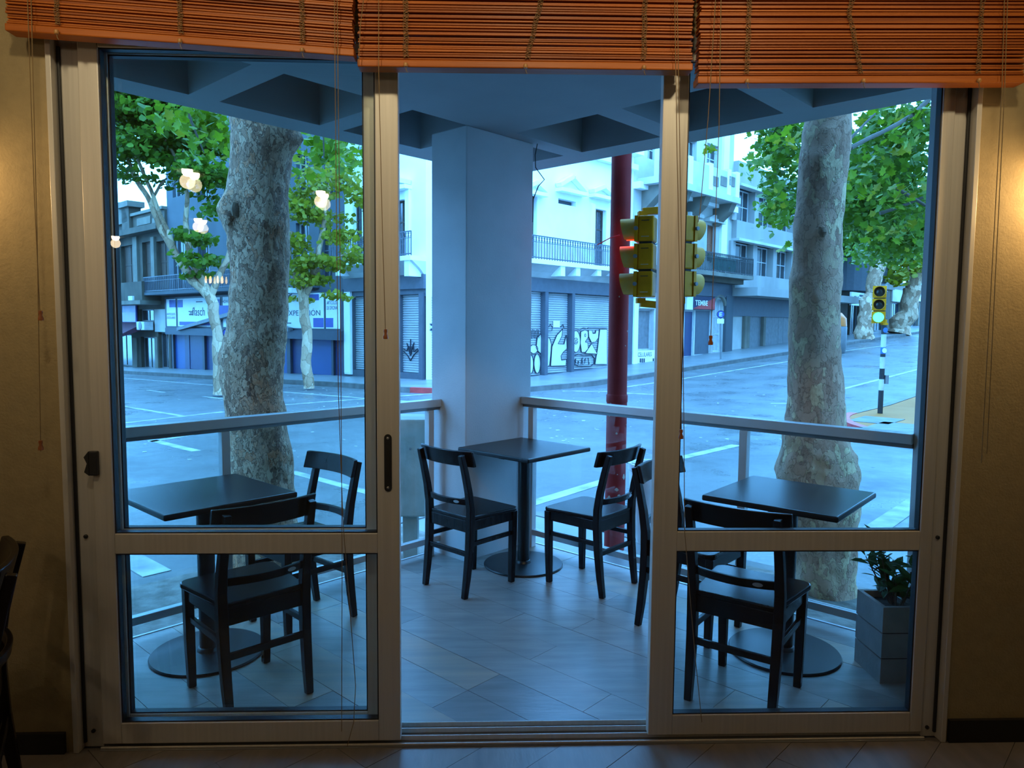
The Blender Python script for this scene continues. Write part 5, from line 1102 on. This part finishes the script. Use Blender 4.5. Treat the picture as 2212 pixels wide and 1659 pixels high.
for (c, sx) in ((hc, 1), (hc2, -1)):
    for z in (hc.z + .325, hc.z - .325):
        MB().bar((c.x + .03 * sx, c.y + .02, z), (tp.x, tp.y, z + (.02 if z > hc.z else -.02)), .045, .05).build('arm', m_yel, tl, bevel=.004)
        MB().box(c.x + .03 * sx - .03, c.x + .03 * sx + .03, c.y - .01, c.y + .05, min(z, hc.z + (.287 if z > hc.z else -.287)), max(z, hc.z + (.287 if z > hc.z else -.287))).build('bracket', m_yel, tl)
gp = ground(1901, 893, KH); gY = gp.y
gl_ = thing('traffic_light', 'traffic light shining green on a black and white banded pole', 'traffic light', gp)
m_pk = M('black_pole_paint', (0.012, 0.012, 0.014), 0.5); m_pw = M('white_pole_paint', (0.5, 0.5, 0.5), 0.5); m_st = M('blue_sticker', (0.02, 0.12, 0.5), 0.4)
bands = [(894, m_pk), (843, m_pw), (819, m_pk), (796, m_pw), (771, m_pk), (764, m_st), (750, m_pw), (722, m_pk), (700, m_yel), (690, None)]
for i in range(len(bands) - 1):
    z0, z1 = atY(1901, bands[i][0], gY).z, atY(1901, bands[i + 1][0], gY).z
    if i == 0: z0 = gp.z
    MB().lathe([(.048, z0), (.048, z1)], 16, None, (gp.x, gp.y, 0)).build('pole_band', bands[i][1], gl_, True)
hg = atY(1899, 658, gY); head(gl_, hg, radians(150), .25, (2, m_lg), None)
MB().box(gp.x - .05, gp.x + .05, gp.y - .05, gp.y + .05, atY(1901, 702, gY).z, hg.z - .36).build('bracket', m_yel, gl_)
MB().box(gp.x + .05, gp.x + .11, gp.y - .06, gp.y + .06, atY(1901, 829, gY).z, atY(1901, 810, gY).z).build('push_button', m_gry, gl_)
for y in (713, 757): z = atY(1901, y, gY).z; MB().prism([(gp.x + .046 * cos(t) , gp.y - .049, z + .05 * sin(t)) for t in np.linspace(0, 2 * pi, 15)[:-1]], (0, -.004, 0)).build('sticker', m_signw if y > 750 else m_st, gl_)

def round_sign(name, label, x, yb, ydisc, F, txt, rpx):
    g0 = ground(x, yb, KH); c = atY(x, ydisc, g0.y); t = thing(name, label, 'sign', g0, group='round parking signs')
    MB().tube([g0, c + Vector((0, .03, 0))], .03, 10).build('pole', m_gry, t)
    r = rpx * g0.y / FPX; dirn = Vector((-.3 if txt == 'E' else .3, -1, 0)).normalized(); sx = Vector((0, 0, 1)).cross(dirn)
    disc = lambda rad, d0, d1, m, n: MB().prism([c + sx * rad * cos(q) + Vector((0, 0, rad * sin(q))) + dirn * d0 for q in np.linspace(0, 2 * pi, 25)[:-1]], dirn * (d1 - d0)).build(n, m, t)
    d = disc(r, .0, .02, m_signk, 'disc'); disc(r * .82, .02, .026, m_signb, 'disc_face')
    w, h_ = r * .34, r * .5
    mb = MB()
    def strip(x0, x1, z0, z1):
        mb.prism([c + sx * x0 + Vector((0, 0, z0)) + dirn * .026, c + sx * x1 + Vector((0, 0, z0)) + dirn * .026, c + sx * x1 + Vector((0, 0, z1)) + dirn * .026, c + sx * x0 + Vector((0, 0, z1)) + dirn * .026], dirn * .005)
    k = r * .16; strip(-w, -w + k, -h_, h_)
    for z in (-h_, -k / 2, h_ - k): strip(-w + k, w, z, z + k)
    mb.build('letter', m_signw, t)
    mb = MB(); q = c - Vector((0, 0, r * 1.75)); mb.prism([q + sx * a + Vector((0, 0, b)) + dirn * .03 for a, b in ((-r * .85, -r * .6), (r * .85, -r * .6), (r * .85, r * .6), (-r * .85, r * .6))], dirn * .01); mb.build('plate', m_signw, t)
    return t
round_sign('parking_sign', 'round parking sign with white letter E beside the arched door', 1557, 776, 679, F2, 'E', 8.5)
round_sign('parking_sign', 'round parking sign half hidden by the flaky trunk', 490, 842, 719, F1, 'E2', 9)
MB_c = ground(1812, 762); cn = thing('waste_container', 'grey street waste container with an orange dome lid behind the mottled trunk', 'container', MB_c)
cyv = MB_c.y; rw = .62
MB().lathe([(rw * .9, MB_c.z), (rw, MB_c.z + .2), (rw, MB_c.z + 1.15), (rw * .96, MB_c.z + 1.2)], 24, None, (MB_c.x - .35, MB_c.y, 0)).build('body', m_gry, cn, True)
MB().lathe([(rw * .98, MB_c.z + 1.2), (rw * .93, MB_c.z + 1.55), (rw * .6, MB_c.z + 1.8), (0, MB_c.z + 1.88)], 24, None, (MB_c.x - .35, MB_c.y, 0)).build('lid', M('orange_plastic', (0.60, 0.15, 0.02), 0.4), cn, True)
# grey concrete box on a stub leg beyond the left railing
q = atY(892, 1180, 5.25); bx = thing('concrete_box', 'stained grey concrete box on a short leg beyond the railing, beside the pillar', 'box', (q.x, q.y, ZK))
zt, zb2_ = atY(890, 906, 5.25).z, atY(890, 1117, 5.25).z; xl, xr = atY(826, 1000, 5.25).x, atY(946, 1000, 5.25).x
m_cbox = M('stained_concrete', (0.22, 0.23, 0.19), 0.9, col2=(0.36, 0.36, 0.31), scale=5, bump=.15)
MB().box(xl, xr, 5.25, 5.58, zb2_, zt).build('body', m_cbox, bx, bevel=.012); xa, xb = atY(868, 1150, 5.25).x, atY(900, 1150, 5.25).x
MB().box(xa, xb, 5.30, 5.45, ZK, zb2_).build('leg', m_cbox, bx, bevel=.008)
for dx, dz in ((.06, .12), (.2, .5)): MB().lathe([(.008, 0), (.008, .006), (.0, .008)], 8, lambda q: Vector((q.x, -q.z, q.y)), (xl + dx, 5.25, zb2_ + dz)).build('bolt', m_gry, bx)
# white round tub
q = atY(1400, 1100, 5.78); zt = atY(1400, 1000, 5.78).z; R_ = 44 * 5.72 / FPX
tub = thing('round_tub', 'white round tub beside the red pole, with dry twigs in it', 'tub', (q.x, q.y, ZK))
MB().lathe([(R_ * .55, ZK), (R_ * .62, ZK + .05), (R_ * .95, ZK + .35), (R_ * 1.0, zt - .06), (R_ * 1.06, zt - .05), (R_ * 1.06, zt), (R_ * .92, zt), (R_ * .90, zt - .07), (0, zt - .08)], 32, None, (q.x, q.y, 0)).build('bowl', m_wht, tub, True)
rr = random.Random(5)
for k in range(9):
    a = rr.uniform(0, 6.28); p0 = Vector((q.x + .05 * cos(a), q.y + .05 * sin(a), zt - .08)); MB().tube([p0, p0 + Vector((.06 * cos(a), .06 * sin(a), .07)), p0 + Vector((.17 * cos(a), .17 * sin(a), rr.uniform(.06, .12)))], [.003, .0025, .0015], 5).build('twig', m_twig, tub)
